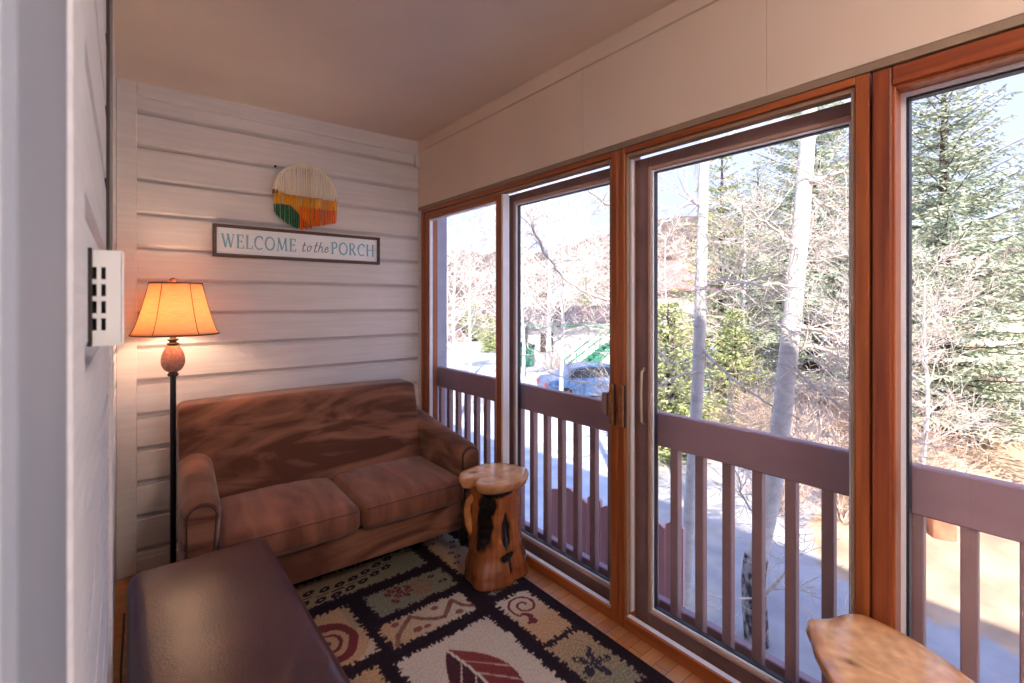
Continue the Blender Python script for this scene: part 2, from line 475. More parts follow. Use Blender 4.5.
B = unit('window_2', 1.3145, .4215)
sbs = sash_outer(B, .362, 1.322, w=.115)
# pulls
def pull(root, y, z, name='door_handle'):
    mb = MB()
    prof = [(y-.017, z-.085), (y+.013, z-.085), (y+.013, z+.085), (y-.017, z+.085)]
    mb.box(XW-.006, XW, y-.015, y+.014, z-.088, z+.088, 0, .002)
    h = mb.build(name, M['brass'], root)
    mb = MB(); mb.prism([(y-.015, z-.084), (y-.002, z-.084), (y+.007, z-.03), (y+.007, z+.03), (y-.002, z+.084), (y-.015, z+.084)], 'x', XW-.020, XW-.006)
    mb.build('grip', M['brass'], h)
    mb = MB(); mb.box(XW-.008, XW-.005, y-.021, y-.015, z-.09, z+.09); mb.build('shadow_gap', M['seal'], h)
    return h
# z from pixels: 387-424 at t~2.05
pull(A, 1.343, .94); pull(B, 1.289, .94)
mb = MB(); mb.box(XW-.018, XW+.012, 1.364, 1.392, .885, .985, 0, .006)
mb.build('latch', M['mauve'], A)
mb = MB()
ye = 1.232
mb.tube([(XW+.076, ye, .86), (XW+.055, ye, .875), (XW+.052, ye, .92), (XW+.051, ye, .98), (XW+.052, ye, 1.04), (XW+.055, ye, 1.085), (XW+.076, ye, 1.10)], .0055, 8)
mb.build('door_handle', M['handle'], sbs, smooth=True)

# unit C : fixed window nearer the camera
C3 = empty('window_3', (0, 0, 0)); C3['kind'] = 'structure'
yc0, yc1 = -1.15, .4165
mb = MB()
frame_mb(mb, XW-.006, XW+.115, yc0, yc1, 0, ZT-.006, .045, .052, .07, .004)
mb.build('window_frame', [M['firD_v'], M['firD_h']], C3)
mb = MB(); frame_mb(mb, XW+.004, XW+.06, yc0+.040, yc1-.040, .066, ZT-.054, .012, bev=.002, mh=0)
mb.build('glazing_bead', M['fir_v'], C3)
mb = MB(); frame_mb(mb, XW+.062, XW+.070, yc0+.044, yc1-.0435, .068, ZT-.058, .018, bev=0, mh=0)
mb.build('spacer', M['alu'], C3)
mb = MB(); frame_mb(mb, XW+.070, XW+.098, yc0+.045, yc1-.0445, .068, ZT-.058, .024, bev=0, mh=0)
mb.build('seal', M['seal'], C3)
glass_pane(C3, XW+.088, yc0+.064, yc1-.064, .09, ZT-.08)
mb = MB(); mb.box(XW, XW+.12, YN, yc0-.004, 0, 2.055); struct('trim_13', mb, M['wall'])

# ------------------------------------------------------------------ building around the porch
mb = MB(); mb.box(-8, -2.75, -10, 9, -2.8, 7.4)
mb.box(-2.75, 1.78, -10, YN-.12, -2.8, 7.4)
mb.box(-2.75, 1.74, YB+.16, 9, -2.8, 7.4)
mb.box(-2.75, 1.92, YN-.12, YB+.16, ZC+.16, 7.4)
mb.box(-2.75, 1.40, YN-.12, YB+.16, -2.8, -.30)
struct('wall_exterior', mb, mat('exterior_siding', (150, 138, 136), (138, 126, 124), .7, (2, 2, 30)))
mb = MB(); mb.box(1.77, 1.90, 3.14, 3.24, -.30, ZC+.14, 0, .004)
struct('trim_14', mb, mat('lavender_grey_post', (168, 168, 186), (158, 158, 176), .6))
mb = MB(); mb.box(1.765, 1.93, YN-1.2, YB+.30, -.30, -.05, 0, .005)
struct('trim_15', mb, M['rail'])

# ------------------------------------------------------------------ balcony railing
RX = 1.785
rail = empty('balcony_railing', (RX+.03, 1.0, 0))
tag(rail, 'brown painted wooden balcony railing with square balusters just outside the windows', 'railing')
def rp(mb, name, m, **k):
    o = mb.build(name, m, rail, **k); o.location = -rail.location; return o
mb = MB(); mb.box(RX, RX+.040, -1.4, 3.12, .762, .905, 0, .005)
rp(mb, 'top_rail', M['rail'])
mb = MB(); mb.box(RX+.042, RX+.08, -1.4, 3.12, -.02, .075, 0, .004)
rp(mb, 'bottom_rail', M['rail'])
sp = .0633*RX
y0 = .6493*RX + .0
ks = []
k = -18
while True:
    y = y0 + k*sp
    if y > 3.08: break
    if y > -1.35: ks.append(y)
    k += 1
for y in ks:
    mb = MB(); mb.box(RX+.006, RX+.040, y-.036, y, -.05, .764, 0, .003)
    rp(mb, 'baluster', M['railv'])

# short weathered boards standing behind the railing foot
i = 0
for y in [1.30+.105*j for j in range(9)]:
    h = .24 + .05*noise.noise(Vector((y*9, 0, 3))) - .06*abs((y-1.6))
    if y < 1.36: h += .08
    mb = MB()
    w = .097
    mb.prism([(y, -.25), (y+w, -.25), (y+w, h-.02), (y+w*.7, h), (y+w*.3, h+.004), (y, h-.012)], 'x', 2.12, 2.142)
    o = mb.build('fence_board', mat('pinkish_brown_board', (222, 188, 190), (206, 170, 174), .7, (6, 6, 1.5)) if i == 0 else D.materials['pinkish_brown_board'])
    tag(o, 'short pinkish brown upright board behind the railing foot, outside the second pane', 'board', 'short boards behind the railing foot')
    i += 1


# ------------------------------------------------------------------ sofa
sofa = empty('loveseat', (.172, 2.27, 0), math.radians(-1.6))
tag(sofa, 'brown microfibre two seat sofa with rolled arms against the back wall', 'sofa')
W = 1.385
def arm_mb(side):
    mb = MB(); w = .130; ny = 16; prof_n = 14
    st = []
    for j in range(ny+1):
        t = j/ny; y = -.01 + t*.62
        top = .592 + (.675-.592)*(t**1.2)
        xo = .016*t
        ww = w
        ring = []
        e = 0.012*max(0, 1-j/1.0) # soft front edge
        pts = [(0+e, .13+e), (0-.004+e, .30), (-.006+e, top-.10)]
        for k in range(prof_n+1):
            a = PI - PI*k/prof_n
            pts.append((ww/2 + (ww/2+.006-e)*math.cos(a), top-.066 + (.066-e)*math.sin(a)))
        pts += [(ww+.002-e, top-.12), (ww-.008-e, .32), (ww-.008-e, .13+e)]
        yy = y + (0 if j else 0)
        ring = [((x+xo) if side < 0 else (W-(x+xo)), yy, z) for x, z in pts]
        st.append(ring)
    n = len(st[0]); V = [p for r in st for p in r]; F = []
    for j in range(ny):
        for k in range(n):
            q = (j*n+k, j*n+(k+1) % n, (j+1)*n+(k+1) % n, (j+1)*n+k)
            F.append(q if side < 0 else q[::-1])
    F.append(tuple(range(n)) if side > 0 else tuple(range(n-1, -1, -1)))
    F.append(tuple(ny*n+k for k in (range(n) if side < 0 else range(n-1, -1, -1))))
    mb.add(V, F)
    return mb
def arm_arch(side, inset, y):
    w = .130; top = .592; pts = []
    pts.append((inset+.004, .135))
    pts.append((inset-.002, .30)); pts.append((inset-.004, top-.10))
    for k in range(15):
        a = PI - PI*k/14
        pts.append((w/2 + (w/2+.004-inset)*math.cos(a), top-.068+(.066-inset)*math.sin(a)))
    pts += [(w-inset, top-.12), (w-.010-inset, .32), (w-.010-inset, .135)]
    return [((x) if side < 0 else (W-x), y, z) for x, z in pts]
for side in (-1, 1):
    a = arm_mb(side).build('arm', M['suede'], sofa); smooth_edges(a, .9)
    pts = arm_arch(side, .022, 0)
    mb = MB(); mb.prism([(x, z) for x, _, z in pts], 'y', -.021, -.006)
    fp = mb.build('arm_front_panel', M['suede'], a); smooth_edges(fp, .9)
    mb = MB(); mb.tube(arm_arch(side, .020, -.017), .0042, 8)
    mb.build('piping', M['piping'], fp, smooth=True)
mb = MB(); mb.rbox(.10, W-.10, -.005, .62, .125, .315, .02, 8); o = mb.build('seat_base', M['suede'], sofa, smooth=True)
mb = MB(); mb.tube([(.14, -.008, .300), (W-.14, -.008, .300)], .004, 6); mb.build('welt', M['piping'], o, smooth=True)
def cush_fn(seed):
    def f(p):
        a = .0035*noise.noise(Vector((p.x*16+seed, p.y*5, p.z*9))) + .006*noise.noise(Vector((p.x*4+seed, p.y*4, seed)))
        return Vector((p.x, p.y - (a*1.2 if p.y < .05 else 0), p.z + a))
    return f
for i in range(2):
    x0 = .124 + i*.5695
    mb = MB(); mb.rbox(x0, x0+.568, -.075, .50, .300, .432, .045, 26, (.004, .012, .026), fn=cush_fn(i*7.3))
    c = mb.build('seat_cushion', M['suede2'], sofa, smooth=True)
    pts = [(x0+.02, -.072, .408), (x0+.15, -.079, .412), (x0+.285, -.083, .414), (x0+.42, -.079, .412), (x0+.548, -.072, .408)]
    mb = MB(); mb.tube(pts, .0022, 6); mb.build('seam', M['seamb'], c, smooth=True)
def back_fn(p):
    z = p.z
    t = (z-.30)/.57
    s = noise.noise(Vector((p.x*3, z*3, 1.7)))*.006
    xm = W/2-.05
    k = 1.0 - .03*max(0, min(1, (.62-z)/.3))
    return Vector((xm+(p.x-xm)*k, p.y + .155*t + s, z + .012*math.cos((p.x-xm)*2.2)))
mb = MB(); mb.rbox(.012, W-.125, .385, .60, .30, .868, .035, 26, (.0, .022, .0), fn=back_fn)
mb.build('backrest', M['suede'], sofa, smooth=True)
mb = MB(); mb.rbox(.03, W-.12, .56, .765, .13, .72, .03, 8); mb.build('back_shell', M['suede'], sofa, smooth=True)
for x, y in ((.07, .05), (W-.07, .05), (.09, .70), (W-.10, .70)):
    mb = MB(); mb.lathe([(.018, 0.012), (.022, .03), (.034, .12), (.036, .14)], x, y, 16)
    mb.build('leg', M['darkwood'], sofa, smooth=True)

# ------------------------------------------------------------------ ottoman bench
ot = empty('leather_bench', (.227, 1.56, 0)); tag(ot, 'oxblood leather padded bench in the foreground in front of the sofa, along the left wall', 'bench')
def bench_fn(p):
    a = .004*noise.noise(Vector((p.x*5, p.y*4, 2.2)))
    # pulled creases running out of the near end
    for (cx, cy, ang, ln, amp) in ((.10, -.28, 1.05, .30, .005), (.13, -.36, .9, .34, .006), (.06, -.42, 1.2, .2, .004)):
        dx, dy = p.x-cx, p.y-cy
        u = dx*math.cos(ang)+dy*math.sin(ang); v = -dx*math.sin(ang)+dy*math.cos(ang)
        a += amp*math.exp(-(v/.012)**2)*math.exp(-(u/ln)**2*3)
    return Vector((p.x, p.y, p.z+(a if p.z > .36 else 0)))
mb = MB(); mb.rbox(-.221, .221, -.57, .585, .17, .443, .045, 60, (.004, .01, .014), fn=bench_fn)
o = mb.build('padded_top', M['leather'], ot, smooth=True)
mb = MB()
mb.tube([(-.17, .566, .355), (.17, .566, .355), (.218, .53, .355), (.218, -.53, .355), (.17, -.566, .355)], .004, 6)
mb.build('seam', mat('dark_oxblood_piping', (52, 28, 30), None, .5), o, smooth=True)
for x, y in ((-.17, .5), (.17, .5), (-.17, -.5), (.17, -.5)):
    mb = MB(); mb.box(x-.025, x+.025, y-.025, y+.025, 0.012 if x > 0 else 0.0, .18, 0, .004); mb.build('leg', M['darkwood'], ot)

# ------------------------------------------------------------------ floor lamp
lp = empty('floor_lamp', (.184, 2.885, 0)); tag(lp, 'lit floor lamp with amber bell shade and black pole in the left corner', 'lamp')
mb = MB(); mb.lathe([(.125, 0), (.125, .012), (.118, .02), (.06, .03), (.03, .045), (.018, .06)], n=40); mb.build('base', M['iron'], lp, smooth=True)
mb = MB(); mb.lathe([(.0125, .055), (.0125, 1.015), (.0135, 1.02)], n=16); 
mb.build('pole', M['iron'], lp, smooth=True)
mb = MB(); mb.lathe([(.014, 1.012), (.022, 1.018), (.024, 1.026), (.017, 1.034), (.020, 1.038)], n=20); mb.build('collar', M['bronze'], lp, smooth=True)
# textured pine-cone like ornament
mb = MB(); pr = []
for i in range(41):
    t = i/40; z = 1.036 + t*.132
    r = .015 + .034*math.sin(PI*(t**.72)*.93)**.8 if 0 < t < 1 else .016
    pr.append((r, z))
def bumps(r, z, a):
    row = (z-1.036)/.0095; return r*(1+.055*max(0, math.cos(row*2*PI))*abs(math.cos(a*11+(int(row) % 2)*PI/2)))
mb.lathe(pr, n=88, fn=bumps)
mb.build('carved_ornament', mat('pebbled_brown_resin', (150, 96, 84), (176, 124, 106), .45, (70, 70, 70), 2, .3), lp, smooth=True)
mb = MB(); mb.lathe([(.018, 1.166), (.026, 1.172), (.026, 1.178), (.015, 1.182), (.015, 1.188), (.024, 1.192), (.024, 1.197), (.014, 1.20), (.014, 1.262), (.010, 1.27)], n=20); mb.build('socket', M['bronze'], lp, smooth=True)
mb = MB(); mb.lathe([(.005, 1.262), (.013, 1.27), (.026, 1.30), (.030, 1.325), (.026, 1.35), (.012, 1.366), (.002, 1.37)], n=20); mb.build('bulb', M['bulb'], lp, smooth=True)
zb, zt = 1.222, 1.472; rb, rt = .180, .107
sh = []
for i in range(17):
    t = i/16; sh.append((rb + (rt-rb)*(t**.72), zb+(zt-zb)*t))
mb = MB(); mb.lathe(sh, n=64, cap=False)
so = mb.build('lamp_shade', M['shade'], lp, smooth=True, loc=(.012, -.010, 0))
sm = so.modifiers.new('t', 'SOLIDIFY'); sm.thickness = .0012
mb = MB()
for (r, z) in (sh[0], sh[-1]):
    mb = MB(); mb.tube([( (r+.0005)*math.cos(2*PI*k/48), (r+.0005)*math.sin(2*PI*k/48), z) for k in range(49)], .0034, 6)
    mb.build('shade_trim', M['seam'], so, smooth=True)
for k in range(6):
    a = math.radians(-64 + 60*k)
    # toward camera
    mb = MB(); mb.tube([((r+.0012)*math.cos(a), (r+.0012)*math.sin(a), z) for r, z in sh], .0016, 5)
    mb.build('shade_seam', M['seam'], so, smooth=True)
mb = MB(); mb.tube([(0, 0, 1.27), (.055, 0, 1.30), (.058, 0, 1.40), (.02, 0, 1.462), (0, 0, 1.468)], .0018, 6)
mb.tube([(0, 0, 1.27), (-.055, 0, 1.30), (-.058, 0, 1.40), (-.02, 0, 1.462), (0, 0, 1.468)], .0018, 6)
for k in range(3):
    a = 2*PI*k/3; mb.tube([(0, 0, 1.468), (rt*math.cos(a), rt*math.sin(a), 1.470)], .0016, 5)
mb.build('harp', M['bronze'], lp, smooth=True)
mb = MB(); mb.lathe([(.004, 1.462), (.006, 1.478), (.018, 1.483), (.014, 1.488), (.018, 1.492), (.008, 1.498), (.002, 1.50)], n=12)
mb.build('finial', mat('reddish_finial', (150, 84, 60), None, .4), lp, smooth=True)

# power cord on the floor at the left
mb = MB(); mb.tube([(-.002, 2.72, .006), (-.012, 2.3, .006), (-.006, 1.9, .006), (.004, 1.6, .008), (-.014, 1.35, .02), (-.022, 1.2, .12)], .004, 6)
tag(mb.build('power_cord', M['black'], smooth=True), 'thin black power cord on the floor between the left wall and the leather bench', 'cord')

# ------------------------------------------------------------------ live-edge tables
woodC = attr_mat('varnished_live_edge_wood', .22, .12, 40, .5, coat=.5, var=.22, vscale=22)
def lerp(a, b, t): return tuple(a[i]+(b[i]-a[i])*t for i in range(3))
def slab(poly, z0, z1, name, parent, cfn, mid=(0, 0)):
    """solid slab from an outline (smoothed), rounded live edge, coloured per vertex"""
    n = 96; P = []
    m = len(poly)
    for i in range(n):       # catmull-rom closed
        u = i/n*m; k = int(u); t = u-k
        p = [Vector((*poly[(k+d) % m], 0)) for d in (-1, 0, 1, 2)]
        q = .5*((2*p[1]) + (-p[0]+p[2])*t + (2*p[0]-5*p[1]+4*p[2]-p[3])*t*t + (-p[0]+3*p[1]-3*p[2]+p[3])*t**3)
        P.append((q.x, q.y))
    cx, cy = mid
    mb = MB(); V = []; C = []; F = []
    rings = []
    th = z1-z0
    for s, z in [(0.0, z0), (.5, z0), (.86, z0), (.93, z0+th*.12), (.975, z0+th*.40), (1.0, z0+th*.68), (.992, z0+th*.90), (.97, z1-.002), (.95, z1), (.8, z1), (.6, z1), (.4, z1), (.2, z1), (0.0, z1)]:
        rings.append((s, z))
    for s, z in rings:
        for (x, y) in P:
            e = 1+.012*noise.noise(Vector((x*40, y*40, z*50)))*(1 if s > .9 else 0)
            X, Y = cx+(x-cx)*s*e, cy+(y-cy)*s*e
            V.append((X, Y, z)); C.append(cfn(X, Y, z, s))
    for r in range(len(rings)-1):
        for k in range(n): F.append((r*n+k, r*n+(k+1) % n, (r+1)*n+(k+1) % n, (r+1)*n+k))
    mb.add(V, F, 0, C)
    return mb.build(name, woodC, parent, smooth=True, color=True)
L1, L2, L3, L4 = lin((206, 150, 98)), lin((166, 100, 50)), lin((96, 54, 30)), lin((226, 186, 146))
def topcol(ox, oy, ring_c):
    def f(x, y, z, s):
        d = math.hypot(x-ring_c[0], y-ring_c[1])
        g = .5+.5*math.sin(d*230+3*noise.noise(Vector((x*9+ox, y*9+oy, 0))))
        w = .5+.5*noise.noise(Vector((x*6+ox, y*14+oy, 1)))
        c = lerp(L1, L4, max(0, min(1, w)))
        c = lerp(c, L2, .28*g)
        k = noise.noise(Vector((x*22+ox, y*22+oy, 7)))
        if k > .42: c = lerp(c, L3, min(1, (k-.42)*3))
        if s > .9 and z < 9: c = lerp(c, L2, .65)
        return c
    return f
t1 = empty('live_edge_side_table', (1.462, 1.945, 0))
tag(t1, 'carved tree stump side table with an hourglass trunk beside the right arm of the sofa', 'table')
poly = [(-.195, .045), (-.150, .120), (-.05, .155), (.06, .150), (.12, .105), (.162, .02), (.166, -.06), (.10, -.13), (0, -.158), (-.085, -.150), (-.155, -.105), (-.165, -.045), (-.120, -.002), (-.150, .022)]
poly = [(x*.97+.004, y*.97) for x, y in poly]
slab(poly, .463, .516, 'table_top', t1, topcol(3, 1, (.02, .02)))
def trunk_mesh(parent, seed, rs, h, blacks, name='trunk', hnd=True):
    mb = MB(); n = 96; nz = 70; V = []; C = []; F = []
    for i in range(nz+1):
        t = i/nz; z = .014+t*(h-.014)
        r = 0
        for (ta, ra), (tb, rb_) in zip(rs, rs[1:]):
            if ta <= t <= tb:
                u = (t-ta)/(tb-ta); u = u*u*(3-2*u); r = ra+(rb_-ra)*u; break
        for k in range(n):
            a = 2*PI*k/n
            lob = 1 + .10*math.sin(2*a+seed+1.2*t) + .06*math.sin(3*a+seed*2-1.5*t) + .035*math.sin(7*a+3*t+seed)*(1-t*.4)
            lob += .05*noise.noise(Vector((math.cos(a)*2+seed, math.sin(a)*2, z*5)))
            rr = r*lob
            bl = 0
            for (ba, bz, wa, wz, dp) in blacks:
                da = (a-ba+PI) % (2*PI)-PI
                q = (da/wa)**2+((z-bz)/wz)**2 + .45*noise.noise(Vector((a*5, z*22, seed)))
                if q < 1: bl = max(bl, min(1, (1-q)*3)); rr -= dp*min(1, (1-q)*1.6)
            V.append((rr*math.cos(a), rr*math.sin(a), z))
            w = .5+.5*noise.noise(Vector((math.cos(a)*5+seed, math.sin(a)*5, z*7)))
            g = .5+.5*math.sin(a*26+6*noise.noise(Vector((a*2, z*6, seed))))
            c = lerp(lin((128, 66, 28)), lin((184, 110, 54)), max(0, min(1, w)))
            c = lerp(c, lin((96, 46, 22)), .5*g*(1-t*.4))
            c = lerp(c, lin((112, 52, 34)), max(0, .5-t)*1.0)
            c = lerp(c, lin((18, 12, 10)), bl)
            C.append(c)
    for i in range(nz):
        for k in range(n): F.append((i*n+k, i*n+(k+1) % n, (i+1)*n+(k+1) % n, (i+1)*n+k))
    F.append(tuple(range(n-1, -1, -1))); F.append(tuple(nz*n+k for k in range(n)))
    mb.add(V, F, 0, C)
    if hnd:   # looping root on the left shoulder
        cc = lin((196, 128, 72))
        mb.tube([(-.086, .062, .20), (-.112, .078, .27), (-.120, .080, .33), (-.118, .070, .375), (-.092, .045, .415), (-.055, .02, .44)], [.030, .022, .018, .018, .022, .03], 14, col=cc)
    return mb.build(name, woodC, parent, smooth=True, color=True)
# camera looks from direction about (-.6,-.8): angle -127 deg
tk = trunk_mesh(t1, 1.3, [(0, .158), (.10, .150), (.3, .128), (.6, .114), (.8, .112), (1, .120)], .468,
           [(math.radians(-156), .29, .44, .135, .008), (math.radians(-148), .39, .52, .065, .004), (math.radians(-97), .25, .30, .10, .008), (math.radians(-95), .14, .42, .022, .003), (math.radians(-92), .11, .10, .05, .003), (math.radians(-125), .455, .9, .03, .004)])
poly2 = [(1.444, .515), (1.485, .522), (1.535, .490), (1.600, .463), (1.628, .435), (1.622, .36), (1.595, .28), (1.535, .185), (1.46, .10), (1.37, .03), (1.27, .02), (1.19, .09), (1.16, .19), (1.19, .29), (1.245, .37), (1.31, .425), (1.375, .475), (1.415, .495)]
t2 = empty('live_edge_side_table', (1.40, .28, 0))
tag(t2, 'pale live edge slab table in the lower right corner, cut off by the picture edge', 'table')
slab([(x-1.40, y-.28) for x, y in poly2], .448, .500, 'table_top', t2, topcol(9, 5, (-.05, -.02)))
trunk_mesh(t2, 4.1, [(0, .150), (.2, .13), (.6, .105), (1, .12)], .455, [(1.0, .25, .5, .1, .02)], hnd=False)

# ------------------------------------------------------------------ rug
dark, cream, tan_, olive, burg, grey, rust = [lin(c) for c in ((44, 32, 38), (186, 174, 158), (174, 136, 98), (122, 116, 94), (110, 46, 48), (120, 116, 112), (150, 84, 62))]
patches = [  # x0,x1,y0,y1,colA,colB(grad),kind
    (.22, 1.248, 2.225, 2.46, tan_, olive, 'leaves'), (1.305, 1.505, 2.015, 2.50, tan_, cream, 'dots'), (1.325, 1.505, 1.795, 1.96, olive, olive, 'dots2'),
    (.850, 1.275, 1.970, 2.170, olive, olive, 'berries'), (.815, 1.240, 1.755, 1.935, tan_, cream, 'zigzag'), (.40, .790, 1.785, 2.170, tan_, tan_, 'rings'),
    (.785, 1.250, 1.00, 1.705, cream, cream, 'leaf'), (1.300, 1.502, 1.405, 1.755, cream, tan_, 'spiral'), (1.292, 1.505, 1.05, 1.400, tan_, olive, 'maple'),
    (.35, .745, 1.05, 1.740, olive, tan_, ''), (1.29, 1.5, .40, 1.0, cream, tan_, ''), (.35, 1.24, .45, .96, tan_, olive, '')]
def hsh(a, b=0): return (math.sin(a*127.1+b*311.7)*43758.5453) % 1
def rug_col(x, y):
    nz = noise.noise(Vector((x*130, y*130, 0)))
    for pi_, (x0, x1, y0, y1, ca, cb, kind) in enumerate(patches):
        if not (x0 < x < x1 and y0 < y < y1): continue
        # jagged woven edge
        j = min((x-x0)/(.024*hsh(int(y/.0075), pi_)+1e-4), (x1-x)/(.024*hsh(int(y/.0075), pi_+9)+1e-4),
                (y-y0)/(.024*hsh(int(x/.0075), pi_+3)+1e-4), (y1-y)/(.024*hsh(int(x/.0075), pi_+5)+1e-4))
        if j < 1: return dark
        u, v = (x-x0)/(x1-x0), (y-y0)/(y1-y0)
        c = lerp(ca, cb, max(0, min(1, u*1.3-.15 if kind != 'maple' else 1.2-v)))
        if kind == 'spiral': c = lerp(cb, ca, max(0, min(1, v*1.8-.6)))
        c = lerp(c, rust if kind in ('rings', 'spiral', 'leaf', 'dots') else dark, max(0, min(.28, nz*.9)))
        c = lerp(c, cream, max(0, min(.35, -nz*.9)) if kind not in ('berries', 'leaves', 'dots2') else max(0, min(.15, -nz*.5)))
        if kind == 'rings':
            d = math.hypot(x-.625, (y-1.955)*.95); w = .012*noise.noise(Vector((x*14, y*14, 2)))
            if d < .165:
                if .085 < d+w < .125 or .045 < d+w < .060 or d < .018: c = burg
                elif d < .085: c = lerp(c, tan_, .3)
            elif v < .3: c = lerp(c, cream, .5)
            if u > .88 and v > .5: c = lerp(c, olive, .5)
        elif kind == 'berries':
            for bx, by in ((.955, 2.110), (.980, 2.128), (1.015, 2.132), (.965, 2.045), (1.056, 2.115), (.992, 2.075), (1.028, 2.060), (1.01, 2.10), (1.05, 2.085)):
                q = ((x-bx)*.8+(y-by)*.6)**2/.000085+((y-by)*.8-(x-bx)*.6)**2/.00024
                if q < 1.9 and q > .12: return burg
            for bx, by in ((1.09, 2.115), (1.133, 2.119), (1.10, 2.07), (1.144, 2.06), (1.12, 2.03), (1.165, 2.09), (1.08, 2.04)):
                q = ((x-bx)*.8+(y-by)*.6)**2/.00008+((y-by)*.8-(x-bx)*.6)**2/.00022
                if q < 1.8 and q > .2: return lerp(rust, c, .2)
            for bx, by, sx in ((1.191, 2.121, .018), (1.22, 2.053, .024)):
                q = ((x-bx)/sx)**2+((y-by)/.012)**2
                if q < 1 and q > .15: return dark
        elif kind == 'zigzag':
            pts = [(.845, 1.775), (.876, 1.83), (.965, 1.905), (1.0, 1.86), (1.045, 1.825), (1.085, 1.81), (1.169, 1.892), (1.19, 1.83), (1.23, 1.795)]
            for (ax, ay), (bx, by) in zip(pts, pts[1:]):
                L = math.hypot(bx-ax, by-ay); t = max(0, min(1, ((x-ax)*(bx-ax)+(y-ay)*(by-ay))/L/L))
                if math.hypot(x-ax-t*(bx-ax), y-ay-t*(by-ay)) < .0105: return lerp(lin((122, 94, 76)), burg, .5 if t > .6 else .15)
            for bx, by, r in ((.892, 1.896, .019), (1.079, 1.889, .018), (1.155, 1.800, .020), (.955, 1.812, .022), (.995, 1.805, .016)):
                if math.hypot(x-bx, (y-by)*1.3) < r: return lerp(burg, c, .15)
        elif kind == 'spiral':
            cx, cy = 1.408, 1.655
            dx, dy = x-cx, y-cy; d = math.hypot(dx, dy); a = (math.atan2(dy, dx)+.3) % (2*PI)
            for k in range(3):
                r = .012+(a+2*PI*k)*.0062
                if a+2*PI*k < 10.5 and abs(d-r) < .0062: return burg
            if (abs(x-1.372-.012*math.sin((y-1.56)*70)) < .013 and 1.555 < y < 1.62) or math.hypot(x-1.375, y-1.55) < .02 or (abs(y-1.548) < .010 and 1.345 < x < 1.39): return lerp(burg, dark, .15)
        elif kind == 'maple':
            cx, cy = 1.395, 1.225; dx, dy = x-cx, y-cy; d = math.hypot(dx, dy); a = math.atan2(dy, dx)
            R = .095*(.30+.70*abs(math.cos(a*2.5+.6))**1.3)*(.85+.25*noise.noise(Vector((a*4, d*50, 0))))
            if d < R and hsh(int(a*9), int(d*90)) > .22: return lerp(dark, lin((60, 62, 74)), .4)
        elif kind == 'leaf':
            # broad leaf from tip (.962,1.868) toward (1.10,1.28)
            ax, ay, bx, by = .984, 1.632, 1.03, 1.08; L = math.hypot(bx-ax, by-ay)
            ux, uy = (bx-ax)/L, (by-ay)/L; s = (x-ax)*ux+(y-ay)*uy; w = -(x-ax)*uy+(y-ay)*ux
            if 0 < s < L:
                t = s/L; wid = .150*math.sin(PI*t**.85)**1.1+.003*noise.noise(Vector((s*60, 0, 0)))
                mid = .012*math.sin(t*5)
                if abs(w-mid) < wid*.8:
                    if abs(w-mid) < .0055: return cream
                    for kk in range(1, 6):
                        if abs(abs(w-mid)-(s-kk*.085)*.8) < .004 and abs(w-mid) > .004: return lerp(cream, burg, .3)
                    if w > mid: return lerp(lin((138, 70, 58)), burg, max(0, min(1, .5+nz+t)))
                    return lerp(lin((74, 40, 46)), dark, max(0, min(1, nz+t*1.3)))
        elif kind == 'leaves':
            for kk in range(12):
                bx = .30+kk*.070; by = 2.345+.045*math.sin(kk*.55+1)
                for sg in (-1, 1):
                    ex, ey = bx+.02*sg, by+.036*sg
                    q = ((x-ex)*.9+(y-ey)*.4)**2/.00042+((y-ey)*.9-(x-ex)*.4)**2/.00016
                    if q < 1.9 and (q > .16): return dark
                if abs(y-by) < .004 and abs(x-bx) < .03: return dark
        elif kind in ('dots', 'dots2'):
            for kk in range(9):
                bx = x0+.04+hsh(kk, 4)*(x1-x0-.08); by = y0+.03+kk/9*(y1-y0-.03)
                q = ((x-bx)/.019)**2+((y-by)/.013)**2
                if q < 1 and q > .2: return lin((58, 46, 56))
            if kind == 'dots' and y < 2.25: c = lerp(c, tan_, .4)
        # stitched colour break between spiral and maple handled by the border
        return c
    return lerp(dark, lin((26, 18, 24)), max(0, min(1, .5+nz)))
stp = .0055
X0r, X1r, Y0r, Y1r = .075, 1.56, .38, 2.64
nx = int((X1r-X0r)/stp); ny = int((Y1r-Y0r)/stp)
rug = MB(); V = []; C = []; F = []
ry = math.radians(.0)
for j in range(ny+1):
    for i in range(nx+1):
        x = X0r+(X1r-X0r)*i/nx; y = Y0r+(Y1r-Y0r)*j/ny
        edge = i in (0, nx) or j in (0, ny)
        V.append((x-.8 - (.010*(2.6-y)/1.0 if x > 1.0 else 0)*((x-1.0)/.56 if x > 1.0 else 0), y-1.5, .002 if edge else .0105+.0012*noise.noise(Vector((x*160, y*160, 5)))))
        C.append(rug_col(x, y))
for j in range(ny):
    for i in range(nx):
        a = j*(nx+1)+i; F.append((a, a+1, a+nx+2, a+nx+1))
nb = len(V)
V += [(X0r-.8, Y0r-1.5, 0), (X1r-.8-.022, Y0r-1.5, 0), (X1r-.8, Y1r-1.5, 0), (X0r-.8, Y1r-1.5, 0)]; C += [dark]*4
F.append((nb, nb+3, nb+2, nb+1))
rug.add(V, F, 0, C)
ro = rug.build('area_rug', attr_mat('woven_rug', .95, .35, 260, .1), smooth=True, color=True, loc=(.8, 1.5, 0))
tag(ro, 'dark bordered patchwork rug with leaf, spiral and ring motifs on the wood floor', 'rug')

